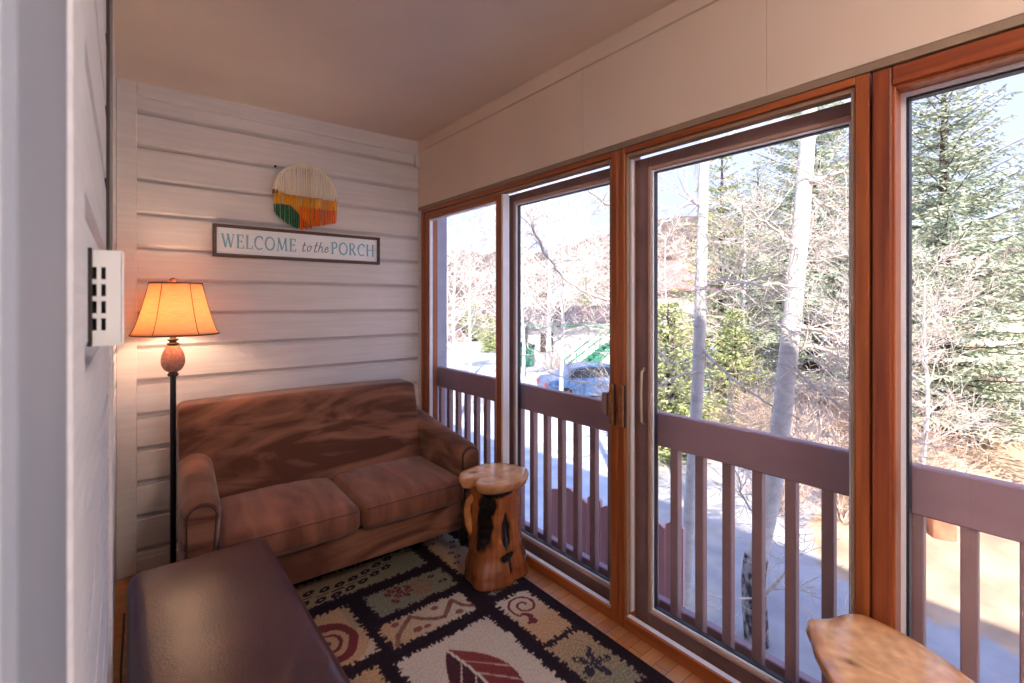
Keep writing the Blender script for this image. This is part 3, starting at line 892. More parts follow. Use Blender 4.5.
# ------------------------------------------------------------------ sign
sg = empty('welcome_sign', (.855, YB-.003, 1.722)); tag(sg, 'framed wooden sign reading WELCOME to the PORCH on the back wall', 'sign')
sw, shh, fw = .960, .180, .017
mb = MB(); mb.box(-sw/2+.008, sw/2-.008, -.016, -.002, -shh/2+.008, shh/2-.008); mb.build('board', M['signface'], sg)
mb = MB()
for (a, b, c, d) in ((-sw/2, sw/2, shh/2-fw, shh/2), (-sw/2, sw/2, -shh/2, -shh/2+fw), (-sw/2, -sw/2+fw, -shh/2+fw, shh/2-fw), (sw/2-fw, sw/2, -shh/2+fw, shh/2-fw)):
    mb.box(a, b, -.030, 0, c, d, 0, .002)
mb.build('frame', M['signframe'], sg)
# serif lettering from strokes; unit cell height 1
def arc(cx, cy, rx, ry, a0, a1, n=14): return [(cx+rx*math.cos(math.radians(a0+(a1-a0)*i/n)), cy+ry*math.sin(math.radians(a0+(a1-a0)*i/n))) for i in range(n+1)]
TH, TN = .125, .055
G = {
 'W': (1.15, [([(.10, 1), (.38, 0)], TH), ([(.38, 0), (.60, .95)], TN), ([(.56, 1), (.82, 0)], TH), ([(.82, 0), (1.05, 1)], TN), ([(0, 1), (.24, 1)], TN), ([(.46, 1), (.68, 1)], TN), ([(.93, 1), (1.15, 1)], TN)]),
 'E': (.66, [([(.14, 0), (.14, 1)], TH), ([(.02, 1), (.58, 1)], TN), ([(.02, 0), (.62, 0)], TN), ([(.14, .52), (.46, .52)], TN), ([(.58, 1), (.58, .8)], TN), ([(.62, 0), (.62, .2)], TN), ([(.46, .62), (.46, .42)], TN)]),
 'L': (.62, [([(.14, 0), (.14, 1)], TH), ([(.02, 1), (.28, 1)], TN), ([(.02, 0), (.58, 0)], TN), ([(.58, 0), (.60, .24)], TN)]),
 'C': (.82, [(arc(.46, .5, .40, .50, 50, 180), TH), (arc(.46, .5, .40, .50, 180, 312), .09), ([(.74, .98), (.74, .72)], TN)]),
 'O': (.94, [(arc(.46, .5, .40, .50, 0, 90), .09), (arc(.46, .5, .40, .5, 90, 270), TH), (arc(.46, .5, .40, .5, -90, 0), TH)]),
 'M': (1.08, [([(.12, 0), (.20, 1)], TN), ([(.20, 1), (.52, .05)], TH), ([(.52, .05), (.84, 1)], TN), ([(.84, 1), (.92, 0)], TH), ([(0, 0), (.24, 0)], TN), ([(.80, 0), (1.04, 0)], TN), ([(.08, 1), (.24, 1)], TN), ([(.80, 1), (.96, 1)], TN)]),
 'P': (.68, [([(.14, 0), (.14, 1)], TH), ([(.02, 1), (.32, 1)], TN), ([(.02, 0), (.28, 0)], TN), (arc(.30, .74, .28, .26, 90, -90), .10), ([(.14, .48), (.30, .48)], TN)]),
 'R': (.82, [([(.14, 0), (.14, 1)], TH), ([(.02, 1), (.32, 1)], TN), ([(.02, 0), (.26, 0)], TN), (arc(.30, .75, .26, .25, 90, -90), .10), ([(.14, .50), (.30, .50)], TN), ([(.34, .50), (.70, 0)], TH), ([(.62, 0), (.80, 0)], TN)]),
 'H': (.94, [([(.14, 0), (.14, 1)], TH), ([(.76, 0), (.76, 1)], TH), ([(.14, .52), (.76, .52)], TN), ([(.02, 1), (.26, 1)], TN), ([(.02, 0), (.26, 0)], TN), ([(.64, 1), (.88, 1)], TN), ([(.64, 0), (.88, 0)], TN)]),
}
def stroke(mb, pts, w, ox, oz, s, y=-.0185, sx=1.0):
    P = [(ox+p[0]*s*sx, oz+p[1]*s) for p in pts]; hw = w*s/2
    L = []; R = []
    for i, p in enumerate(P):
        a = P[max(i-1, 0)]; b = P[min(i+1, len(P)-1)]
        dx, dz = b[0]-a[0], b[1]-a[1]; l = math.hypot(dx, dz) or 1
        nx_, nz_ = -dz/l*hw, dx/l*hw
        L.append((p[0]+nx_, p[1]+nz_)); R.append((p[0]-nx_, p[1]-nz_))
    n = len(P); V = [(x, y, z) for x, z in L]+[(x, y, z) for x, z in R]+[(x, y+.003, z) for x, z in L]+[(x, y+.003, z) for x, z in R]
    F = []
    for i in range(n-1):
        F.append((i, n+i, n+i+1, i+1)); F.append((2*n+i, 2*n+i+1, 3*n+i+1, 3*n+i))
        F.append((i, i+1, 2*n+i+1, 2*n+i)); F.append((n+i, 3*n+i, 3*n+i+1, n+i+1))
    F.append((0, 2*n, 3*n, n)); F.append((n-1, 2*n-1, 4*n-1, 3*n-1))
    mb.add(V, F)
def word(mb, txt, x0, x1, z, s):
    adv = [G[c][0] for c in txt]; gap = .14
    tot = (sum(adv)+gap*(len(txt)-1))*s; k = (x1-x0)/tot
    x = x0
    for c in txt:
        for pts, w in G[c][1]: stroke(mb, pts, w, x, z, s, sx=k)
        x += (G[c][0]+gap)*s*k
mb = MB(); s = .074; T_ = [0.039, 0.431, 0.46, 0.531, 0.64, 0.924]
word(mb, 'WELCOME', -sw/2+T_[0], -sw/2+T_[1], -s/2, s)
mb.build('lettering', M['blue'], sg); mb = MB()
word(mb, 'PORCH', -sw/2+T_[4], -sw/2+T_[5], -s/2, s)
mb.build('lettering', M['blue'], sg)
mb = MB(); s2 = .047; zb_ = -.032
def sc(pts, w, ox): stroke(mb, [(p[0]+p[1]*.28, p[1]) for p in pts], w, ox, zb_, s2)
x = -sw/2+T_[2]+.002
sc([(.10, 1.15), (.10, .2)]+arc(.28, .18, .18, .18, 180, 330), .10, x); sc([(-.12, .78), (.38, .82)], .06, x)
sc(arc(.28, .38, .22, .36, 60, 420, 22)+[(.60, .62)], .085, x+.026)
mb.build('script_lettering', M['greyink'], sg); mb = MB(); x = -sw/2+T_[3]+.001
sc([(.10, 1.3), (.10, .2)]+arc(.26, .18, .16, .18, 180, 330), .10, x); sc([(-.12, .80), (.36, .86)], .06, x)
sc([(.05, 0), (.08, 1.35)], .09, x+.025); sc([(.08, .45)]+arc(.28, .5, .18, .24, 160, 0)+[(.48, .15), (.58, .02), (.72, .12)], .085, x+.025)
sc([(.02, .36), (.36, .46)]+arc(.24, .48, .16, .25, 0, 180)+arc(.26, .36, .20, .34, 180, 320)+[(.62, .3)], .085, x+.062)
mb.build('script_lettering', M['greyink'], sg)

# ------------------------------------------------------------------ yarn wall hanging
hg = empty('yarn_wall_hanging', (.862, YB-.004, 2.03)); tag(hg, 'half round yarn wall hanging in cream, yellow, orange and green above the sign', 'wall hanging')
R_ = .182
mb = MB(); mb.tube([(R_*math.cos(PI*k/32), -.022, R_*math.sin(PI*k/32)*1.02) for k in range(33)], .0075, 8)
mb.tube([(-R_-.004, -.022, 0), (R_+.004, -.022, 0)], .0035, 8)
mb.build('hoop', mat('cream_wrapped_hoop', (236, 222, 200), None, .6), hg, smooth=True)
mb = MB()
mb.box(-R_-.006, -R_+.020, -.034, -.012, -.010, .012); mb.build('dowel_end', mat('brown_dowel_end', (110, 70, 44), None, .6), hg)
mb = MB(); mb.box(R_-.006, R_+.006, -.034, -.012, -.010, .012); mb.build('dowel_end', D.materials['brown_dowel_end'], hg)
mb = MB(); rr = random.Random(3); NS = 56
for i in range(NS):
    x = -R_+.004+(2*R_-.008)*i/(NS-1)
    ztop = math.sqrt(max(0, R_*R_-x*x))*1.02
    u = (x+R_)/(2*R_)
    # bottom silhouette
    zb1 = -.115-.085*math.sin(min(1, u/.42)*PI/2)+(0 if u < .42 else (u-.42)*.095) - rr.random()*.012
    zy = -.008-.010*u+rr.random()*.006 + (.008 if u < .15 else 0)
    zc = -.080+rr.random()*.012
    zg = -.070-.125*max(0, (u-.24)/.36)**1.0 if u > .24 else -.070-.02*abs(u-.12)
    y = -.020-.009*(i % 2)-rr.random()*.006
    wob = [rr.uniform(-.0022, .0022) for _ in range(6)]
    def seg(z0, z1, mi, k):
        if z0-z1 < .004: return
        mb.tube([(x+wob[k], y, z0), (x+wob[k]*.3+wob[k+1]*.7, y-.002, (z0+z1)/2), (x+wob[k+1], y, z1)], .0031, 6, mi)
    seg(ztop, zy, 0, 0)
    if u < .60 and zg > zb1:
        seg(zy, max(zg, zb1), 1 if u < .30 else (1 if zg > zc else 1), 1)
        if zg < zc and u >= .30: pass
        seg(max(zg, zb1), zb1, 3, 2)
        if u > .38: # green tails fade into orange strands in front
            mb.tube([(x+.003, y-.005, zc), (x+.003, y-.006, zb1-.006)], .003, 6, 2)
    else:
        seg(zy, zc, 1, 1); seg(zc, zb1, 2, 2)
    if i % 2: mb.tube([(x+.003, y-.004, ztop*.6), (x+.004, y-.005, zy+.01)], .0028, 5, 0)
# denser wrapped band just inside the hoop
for k in range(70):
    a = PI*(k+.5)/70
    mb.tube([((R_+.002)*math.cos(a), -.030, (R_+.002)*math.sin(a)*1.02), ((R_-.016)*math.cos(a), -.030, (R_-.020)*math.sin(a)*1.02)], .0036, 5, 0)
mb.build('yarn_strands', [M['cream'], M['yellow'], M['orange'], M['green']], hg, smooth=True)

# small round screw head on the siding
mb = MB(); mb.tube([(.755-.06, YB-.004, 2.185), (.755-.06, YB+.004, 2.185)], .007, 12); tag(mb.build('nail_hole', M['black']), 'small dark nail in the siding just left of the yarn hanging', 'nail')

# ------------------------------------------------------------------ vented wall box
vb = empty('vented_wall_box', (XL, .835, 1.385)); tag(vb, 'white slotted plastic thermostat cover on the left wall close to the camera', 'thermostat')
mb = MB(); yv0, yv1 = -.058, .050; hz = .059; dx = -XL-.001
# side plate built with real openings: two columns of four slots on the face turned to the camera
xs = [0, .0034, .0080, .0122, .0166, dx-.003]
zs = [-hz, -.036, -.021, -.016, -.001, .004, .019, .024, .038, hz]
zz = [-hz, -.040, -.025, -.019, -.004, .002, .017, .023, .038, hz]
for i in range(5):
    for j in range(9):
        if i in (1, 3) and j in (1, 3, 5, 7): continue
        mb.box(xs[i], xs[i+1], yv0, yv0+.002, zz[j], zz[j+1])
mb.box(dx-.004, dx, yv0+.003, yv1, -hz, hz, 0, .0018)
mb.box(0, dx-.002, yv1-.002, yv1, -hz, hz); mb.box(0, dx-.002, yv0+.002, yv1-.002, hz-.002, hz); mb.box(0, dx-.002, yv0+.002, yv1-.002, -hz, -hz+.002)
mb.build('cover', M['plastic'], vb)
mb = MB(); mb.box(.002, .022, yv0+.012, yv1-.01, -hz+.008, hz-.008); mb.build('inner_plate', M['slot'], vb)
mb = MB(); mb.box(-.001, .004, yv0-.006, yv0, -hz, hz+.002, 0, .001); mb.build('gasket', M['slot'], vb)

# ================================================================== outdoors
TH_ = math.atan(387/480.); CS, CC = math.sin(TH_), math.cos(TH_)
HC = 1.38; ZG = -2.8
def at(px, t, z=None, py=None):
    """point seen in column px at depth t (planning aid for where things stand)"""
    u = (px-512)/480.
    return ((CS+CC*u)*t, (CC-CS*u)*t, z if z is not None else HC+(302-py)/480.*t)
def gh(x, y):
    d = math.hypot(x, y)
    r = y/(x+1e-6)
    h = ZG
    k = max(0, min(1, (.62-r)/.35))           # bank on the right
    h += k*max(0, min(3.2, (d-9.5)*.16))
    h += max(0, (d-55))*.03
    h += .10*noise.noise(Vector((x*.35, y*.35, 0)))*max(0, min(1, (d-3)/4))*(.4+k)
    return h
mb = MB(); V = []; C = []; F = []
snow, snow2, asph, asph2, dirt, dirt2, dry = [lin(c) for c in ((216, 220, 230), (186, 196, 216), (186, 184, 188), (164, 162, 168), (204, 174, 146), (172, 144, 120), (204, 196, 180))]
NG = 230
def gpos(i): # denser near the house
    t = i/NG; return 1.3+t*8+t*t*24+t**4*70
def gposy(j):
    t = j/NG*2-1; return 6+(abs(t)*14+abs(t)**3*66)*(1 if t > 0 else -1)
for j in range(NG+1):
    for i in range(NG+1):
        x, y = gpos(i), gposy(j)
        V.append((x, y, gh(x, y)))
        d = math.hypot(x, y); r = y/x
        n1 = noise.noise(Vector((x*.5, y*.5, 1))); n2 = noise.noise(Vector((x*1.9, y*1.9, 4))); n3 = noise.noise(Vector((x*.22, y*.5, 9)))
        c = lerp(asph, asph2, max(0, min(1, .5+n1)))
        if r < .50+.1*n1:
            if x > 8.4+.5*n2 and r < .34+.08*n1: c = lerp(dirt, dirt2, max(0, min(1, .5+n2*1.2)))
            if x > 12 and n1 > .0: c = lerp(c, dry, .6)
        elif r < .95:
            c = lerp(c, dry, max(0, min(.7, .3+n2)))
        if r > .78+.1*n1 and 4 < d < 17+2*n3: c = lerp(snow, snow2, max(0, min(1, .5+n2)))
        if d > 14 and r > .55 and n3 > .12: c = lerp(c, snow, .8)
        if r > 1.0 and d > 40: c = lerp(c, snow, .5)
        C.append(c)
for j in range(NG):
    for i in range(NG):
        a = j*(NG+1)+i; F.append((a, a+1, a+NG+2, a+NG+1))
mb.add(V, F, 0, C)
g = mb.build('ground', attr_mat('ground_snow_dirt_asphalt', .9, .5, 8, .15, var=.12, vscale=3), smooth=True, color=True); g['kind'] = 'structure'
# far wooded hill
mb = MB(); V = []; F = []; nseg = 90
for i in range(nseg+1):
    a = math.radians(-25+130*i/nseg)
    top = 11+5*noise.noise(Vector((i*.09, 0, 0)))+1.2*noise.noise(Vector((i*.7, 3, 0)))+ 6*math.exp(-((i-40)/13)**2)
    for r, z in ((62, -3), (75, top*.35), (92, top*.8), (105, top), (125, top*.7)):
        V.append((r*math.cos(a), r*math.sin(a), z+.8*noise.noise(Vector((i*1.7, r, 0)))))
for i in range(nseg):
    for k in range(4): F.append((i*5+k, i*5+k+1, i*5+k+6, i*5+k+5))
mb.add(V, F)
hl = mb.build('hill', mat('brushy_hillside', (66, 54, 47), (136, 116, 102), .95, (.5, .5, 1.2), 9, 0), smooth=True); hl['kind'] = 'structure'

bark_w = mat('white_aspen_bark', (226, 222, 216), (196, 192, 188), .75, (5, 5, 14), 5, .3, (10, 10, 30), lo=.45, hi=.75)
bark_t = mat('pale_twig_bark', (240, 230, 220), (206, 188, 172), .85, (8, 8, 8), 3)
bark_d = mat('rough_dark_bark', (60, 56, 60), (176, 170, 168), .9, (16, 16, 9), 5, .6, (30, 30, 14), lo=.42, hi=.60)
bark_b = mat('brown_conifer_bark', (104, 84, 72), (76, 60, 52), .9, (8, 8, 3), 4, .3)
twig_p = mat('pinkish_brush_twigs', (222, 200, 184), (184, 156, 140), .85, (6, 6, 6), 3)
need_b = mat('blue_spruce_needles', (150, 162, 142), (212, 216, 186), .75, (1.6, 1.6, 1.6), 5, spec=.25, lo=.36, hi=.66)
need_g = mat('green_pine_needles', (152, 166, 112), (210, 210, 146), .75, (1.8, 1.8, 1.8), 5, spec=.25, lo=.36, hi=.66)

def grow(mb, rnd, p, d, L, r, depth, up=.15, n=5, mi=0, kids=(3, 5), spread=.9, minr=.0022):
    k = 5 if depth > 1 else 4
    pts = [Vector(p)]; rs = [r]; dd = Vector(d).normalized(); dirs = [dd]
    for i in range(k):
        dd = (dd + Vector((rnd.uniform(-1, 1), rnd.uniform(-1, 1), rnd.uniform(-.8, .8)+up))*.22).normalized()
        pts.append(pts[-1]+dd*L/k); rs.append(max(minr, r*(1-(i+1)/k*.75))); dirs.append(dd)
    mb.tube(pts, rs, n, mi, cap=False)
    if depth <= 0: return
    for c in range(rnd.randint(*kids)):
        t = rnd.uniform(.2, .98); i = min(k-1, int(t*k)); f = t*k-i
        q = pts[i].lerp(pts[i+1], f); b = dirs[i]
        s_ = Vector((rnd.uniform(-1, 1), rnd.uniform(-1, 1), rnd.uniform(-.6, .9))).normalized()
        nd = (b*.75+s_*spread).normalized()
        grow(mb, rnd, q, nd, L*rnd.uniform(.42, .68), rs[i]*.55, depth-1, up, max(3, n-1), mi, kids, spread, minr)

def bare_tree(name, base, H, r0, seed, label, group=None, lean=(0, 0), nb=16, hb=.25, Lb=2.2, bark=None, depth=3, kids=(3, 5), up=.2, minr=.006):
    rnd = random.Random(seed); root = empty(name, base)
    tag(root, label, 'tree', group)
    mb = MB(); n = 10; pts = []; rs = []
    for i in range(n+1):
        t = i/n
        pts.append(Vector((lean[0]*t+.12*H/8*noise.noise(Vector((seed, t*3, 0))), lean[1]*t+.12*H/8*noise.noise(Vector((seed, t*3, 9))), H*t-.12))); rs.append(r0*(1-t*.8))
    mb.tube(pts, rs, 10)
    mb.build('trunk', bark or bark_w, root, smooth=True)
    mb = MB()
    for b in range(nb):
        t = hb+(1-hb)*(b+rnd.random())/nb; i = min(n-1, int(t*n)); q = pts[i].lerp(pts[i+1], t*n-i)
        a = rnd.uniform(0, 2*PI); L = Lb*(1.1-.6*t)*rnd.uniform(.7, 1.2)
        grow(mb, rnd, q, (math.cos(a), math.sin(a), rnd.uniform(.2, .9)), L, rs[i]*.42, depth, up, 5, 0, kids, .8, minr)
    mb.build('branches', bark_t, root, smooth=False)
    return root

# ---- the two near aspens
def path_at(cols): return [Vector(at(px, t, py=py)) for px, py, t in cols]
def near_aspen(label, cols, rads, branches, seed, low=None):
    P = path_at(cols); base = Vector((P[-1].x, P[-1].y, gh(P[-1].x, P[-1].y)))
    root = empty('aspen_tree', base); tag(root, label, 'tree')
    P2 = [p-base for p in P]
    P2 = [P2[0]+Vector((.05, -.1, 3.2)), P2[0]+Vector((.02, -.05, 1.5))]+P2+[Vector((0, 0, -.10))]
    R2 = [rads[0]*.5, rads[0]*.8]+rads+[rads[-1]*1.1]
    # refine
    Q = []; RR = []
    for i in range(len(P2)-1):
        for k in range(6):
            Q.append(P2[i].lerp(P2[i+1], k/6)); RR.append(R2[i]+(R2[i+1]-R2[i])*k/6)
    Q.append(P2[-1]); RR.append(R2[-1])
    # smooth
    for _ in range(6):
        Q = [Q[0]]+[(Q[i-1]+Q[i]*2+Q[i+1])/4 for i in range(1, len(Q)-1)]+[Q[-1]]
    mb = MB()
    k = len(Q)
    if low: 
        cut = next(i for i, q in enumerate(Q) if (q+base).z < low)
        mb.tube(Q[:cut+1], RR[:cut+1], 16); mb.build('trunk', bark_w, root, smooth=True)
        mb = MB(); mb.tube(Q[cut:], [r*1.10 for r in RR[cut:]], 16); mb.build('rough_bark', bark_d, root, smooth=True)
    else:
        mb.tube(Q, RR, 16); mb.build('trunk', bark_w, root, smooth=True)
    rnd = random.Random(seed)
    for (pts, r, dp) in branches:
        pp = [Vector(at(a, t, py=b))-base for a, b, t in pts]
        mb = MB(); mm = len(pp); fine = []
        for i in range(mm-1):
            for q in range(4): fine.append(pp[i].lerp(pp[i+1], q/4)+Vector((rnd.uniform(-1, 1), rnd.uniform(-1, 1), rnd.uniform(-1, 1)))*.02)
        fine.append(pp[-1])
        rs = [r*(1-.7*i/len(fine)) for i in range(len(fine))]
        mb.tube(fine, rs, 8)
        for q in range(dp*6):
            i = rnd.randrange(1, len(fine)-1); dv = (fine[i+1]-fine[i-1]).normalized()
            sd = Vector((rnd.uniform(-1, 1), rnd.uniform(-1, 1), rnd.uniform(-.9, .9)))
            grow(mb, rnd, fine[i], dv*.6+sd, rnd.uniform(.35, .9), rs[i]*.4, 2, .0, 4, 0, (2, 4), .9, .0028)
        mb.build('branch', bark_t, root, smooth=True)
    return root
near_aspen('straight white aspen trunk, left one of the pair beyond the railing',
    [(706, 100, 6.7), (703, 200, 6.7), (700, 330, 6.7), (696, 420, 6.7), (690, 500, 6.7), (684, 602, 6.7)],
    [.062, .070, .080, .080, .080, .088],
    [([(707, 165, 6.7), (722, 148, 6.6), (735, 130, 6.5)], .035, 1), ([(702, 300, 6.7), (730, 288, 6.4), (770, 275, 6.2), (810, 262, 6.0), (850, 253, 5.8)], .026, 3),
     ([(700, 345, 6.7), (730, 378, 6.3), (765, 402, 6.0), (800, 420, 5.7)], .022, 3), ([(703, 205, 6.7), (690, 200, 6.6), (672, 215, 6.4), (655, 232, 6.2)], .02, 3),
     ([(700, 372, 6.7), (680, 375, 6.4), (658, 385, 6.2)], .016, 2), ([(704, 240, 6.7), (735, 243, 6.5), (760, 238, 6.3)], .014, 3)], 11)
near_aspen('leaning white aspen with rough dark bark at its foot, right of the pair',
    [(812, 60, 6.0), (807, 150, 6.0), (799, 250, 5.9), (786, 380, 5.9), (776, 470, 5.9), (764, 530, 5.9), (752, 570, 5.9), (757, 645, 5.9)],
    [.085, .088, .096, .108, .108, .112, .125, .13],
    [([(806, 182, 5.9), (830, 176, 5.8), (856, 170, 5.6)], .03, 2), ([(797, 285, 5.9), (760, 285, 5.6), (720, 280, 5.4), (700, 290, 5.3)], .022, 3),
     ([(794, 325, 5.9), (820, 330, 5.7), (850, 345, 5.5)], .03, 4), ([(792, 345, 5.9), (830, 350, 5.6), (870, 372, 5.3)], .024, 4),
     ([(800, 250, 5.9), (778, 232, 5.7), (752, 212, 5.5), (738, 205, 5.4)], .02, 3), ([(790, 360, 5.9), (815, 390, 5.5), (850, 410, 5.2)], .02, 4),
     ([(756, 600, 5.9), (770, 590, 5.6), (790, 568, 5.2)], .035, 1), ([(766, 530, 5.9), (745, 500, 5.6), (735, 470, 5.4)], .016, 3), ([(804, 195, 6.0), (840, 212, 5.7), (870, 235, 5.5)], .018, 3)], 23, low=-1.75)
# long pale branches of a tree to the left of the aspens (trunk behind the door stile)
near_aspen('pale tree behind the door stile whose long bare branches arch across the second pane',
    [(634, 60, 9.0), (633, 200, 9.0), (634, 300, 9.0), (635, 420, 9.0), (634, 520, 9.0)], [.06, .07, .08, .085, .09],
    [([(633, 300, 9.0), (605, 300, 8.6), (580, 290, 8.3), (558, 272, 8.1), (548, 258, 8.0)], .035, 3), ([(548, 258, 8.0), (535, 235, 7.9), (528, 205, 7.8), (515, 190, 7.7)], .028, 3),
     ([(633, 200, 9.0), (606, 205, 8.5), (590, 190, 8.2), (575, 175, 8.1)], .03, 3), ([(634, 350, 9.0), (600, 330, 8.6), (570, 322, 8.3), (535, 330, 8.1)], .018, 4),
     ([(634, 400, 9.0), (605, 385, 8.5), (570, 380, 8.1), (548, 372, 7.9)], .020, 4), ([(633, 290, 9.0), (605, 262, 8.6), (575, 255, 8.4), (560, 262, 8.2)], .018, 3)], 37)

# ---- conifers
def conifer_mesh(H, R, seed, dens=.13, pine=False):
    rnd = random.Random(seed); tr = MB(); fo = MB()
    tr.tube([(0, 0, -.15), (0, 0, H*.5), (0, 0, H*.97)], [H*.022, H*.013, .012], 9)
    z = H*.07
    while z < H*.985:
        t = z/H; L0 = R*(1-t)**.85+.10
        nb = 9 if t < .8 else 6
        a0 = rnd.random()*6
        for b in range(nb):
            if pine and rnd.random() < .12: continue
            a = a0+2*PI*b/nb+rnd.uniform(-.25, .25); L = L0*rnd.uniform(.72, 1.15)
            ca, sa_ = math.cos(a), math.sin(a); sl = rnd.uniform(-.32, -.08)+.55*t
            k = max(3, int(L/dens)); prev = None; bp = []
            for i in range(k+1):
                q = i/k; bp.append(Vector((ca*L*q, sa_*L*q, z+sl*L*q+.20*L*q*q)))
            tr.tube([bp[0], bp[len(bp)//2], bp[-1]], [.022*(1-t*.6), .014, .005], 4, cap=False)
            for i in range(1, k+1):
                q = i/k; w = (.42*L*(1-q)+.10)*rnd.uniform(.6, 1.1)
                w = min(w, .55)
                for sg in (-1, 1):
                    dirv = Vector((ca*.65-sa_*sg*.9, sa_*.65+ca*sg*.9, rnd.uniform(-.35, .05))).normalized()
                    m = max(1, int(w/.11))
                    for j in range(m+1):
                        c = bp[i]+dirv*(w*j/(m+.5))
                        for s_ in range(2):
                            d1 = (dirv+Vector((rnd.uniform(-1, 1), rnd.uniform(-1, 1), rnd.uniform(-.7, .7)))*.75).normalized()
                            sd = d1.cross(Vector((rnd.uniform(-1, 1), rnd.uniform(-1, 1), rnd.uniform(-1, 1)))).normalized()
                            ln = rnd.uniform(.10, .19); wd = rnd.uniform(.014, .026)
                            o = len(fo.v)
                            fo.v += [tuple(c), tuple(c+d1*ln*.5+sd*wd), tuple(c+d1*ln), tuple(c+d1*ln*.5-sd*wd)]
                            fo.f.append((o, o+1, o+2, o+3)); fo.m.append(0); fo.c += [(1, 1, 1)]*4
        z += max(.18, H*.034)*(rnd.uniform(.8, 1.2))*(1.0 if not pine else 1.15)
    return tr, fo
def conifer(name, base, H, R, seed, label, m, group=None, **k):
    root = empty(name, base, random.Random(seed).random()*6); tag(root, label, 'tree', group)
    tr, fo = conifer_mesh(H, R, seed, **k)
    tr.build('trunk', bark_b, root); fo.build('foliage', m, root)
    return root
def gp(px, t):
    p = at(px, t, 0); return (p[0], p[1], gh(p[0], p[1])-.02)
sA = conifer('blue_spruce', gp(944, 11.5), 9.8, 3.0, 5, 'tall blue green spruce filling the right hand pane above the railing', need_b)
sB = conifer('blue_spruce', gp(812, 15.5), 12.5, 3.3, 8, 'tall spruce behind the leaning white aspen in the third pane', need_b)
conifer('pine_tree', gp(722, 19), 10.3, 2.4, 12, 'slender yellow green pine behind the straight aspen trunk', need_g, pine=True, dens=.13)
def place_copy(src, px, t, sc_, rz, label, dz=0):
    c = copy_tree(src); p = gp(px, t); c.location = (p[0], p[1], p[2]+dz); c.scale = (sc_, sc_, sc_); c.rotation_euler = (0, 0, rz); c['label'] = label; return c
place_copy(sA, 868, 18, .95, 2.1, 'spruce hidden in part by the orange post between the third and fourth panes')
place_copy(sB, 1045, 24, .85, 4.0, 'spruce at the far right edge behind the largest blue spruce')
place_copy(sB, 758, 24, .80, 1.0, 'distant spruce seen between the two aspen trunks')
place_copy(sB, 585, 58, .95, 3.0, 'far pointed conifer rising above the roofs in the second pane')
shr = conifer('young_pine', gp(668, 13), 4.2, 1.5, 31, 'low bushy yellow green pine left of the straight aspen trunk', need_g, dens=.15)
place_copy(shr, 735, 14.5, .85, 2.4, 'low bushy pine between the two aspen trunks, under the long pale branch')
place_copy(shr, 490, 40, .75, 1.4, 'small round evergreen beside the street in the first pane')
place_copy(shr, 472, 52, 1.2, 3.4, 'evergreen behind the parked dark vehicles in the first pane')

# ---- bare trees in the distance
bt = bare_tree('bare_tree', gp(549, 30), 11.5, .20, 3, 'white trunked bare tree in front of the white garage in the second pane', nb=26, Lb=3.6, hb=.2)
def copy_bare(src, px, t, sc_, rz, label):
    c = copy_tree(src); c.location = gp(px, t); c.scale = (sc_, sc_, sc_*1.0); c.rotation_euler = (0, 0, rz); c['label'] = label
b2 = bare_tree('bare_tree', gp(470, 26), 8.5, .10, 14, 'thin bare tree spreading over the first pane', nb=26, Lb=3.0, hb=.3, up=.05)
copy_bare(bt, 446, 46, 1.1, 2.0, 'bare tree at the left edge of the first pane')
copy_bare(b2, 523, 26, 1.05, 4.0, 'bare tree at the left edge of the second pane, by the green bin')
copy_bare(b2, 592, 43, 1.15, 1.0, 'bare tree behind the white garage near the stairs')
copy_bare(bt, 503, 55, 1.0, 5.0, 'distant bare tree hidden in part by the stile between the first and second panes')
copy_bare(bt, 570, 62, 1.1, 3.3, 'distant bare tree on the hillside above the garage roof')
copy_bare(b2, 665, 30, 1.0, 2.2, 'bare tree at the left edge of the third pane')
copy_bare(b2, 745, 16, .78, 5.2, 'slim bare tree between the two aspens, in front of the spruces')
copy_bare(b2, 855, 10.5, .62, 3.1, 'small bare tree tangled in front of the spruce beside the orange post')
copy_bare(b2, 562, 15, .85, 2.7, 'nearer bare tree whose fine branches fill the upper part of the second pane')
copy_bare(b2, 455, 17, .9, 5.5, 'nearer bare tree whose fine branches fill the first pane')
copy_bare(b2, 925, 8.8, .52, .4, 'small bare tree spreading pale twigs over the right hand pane')

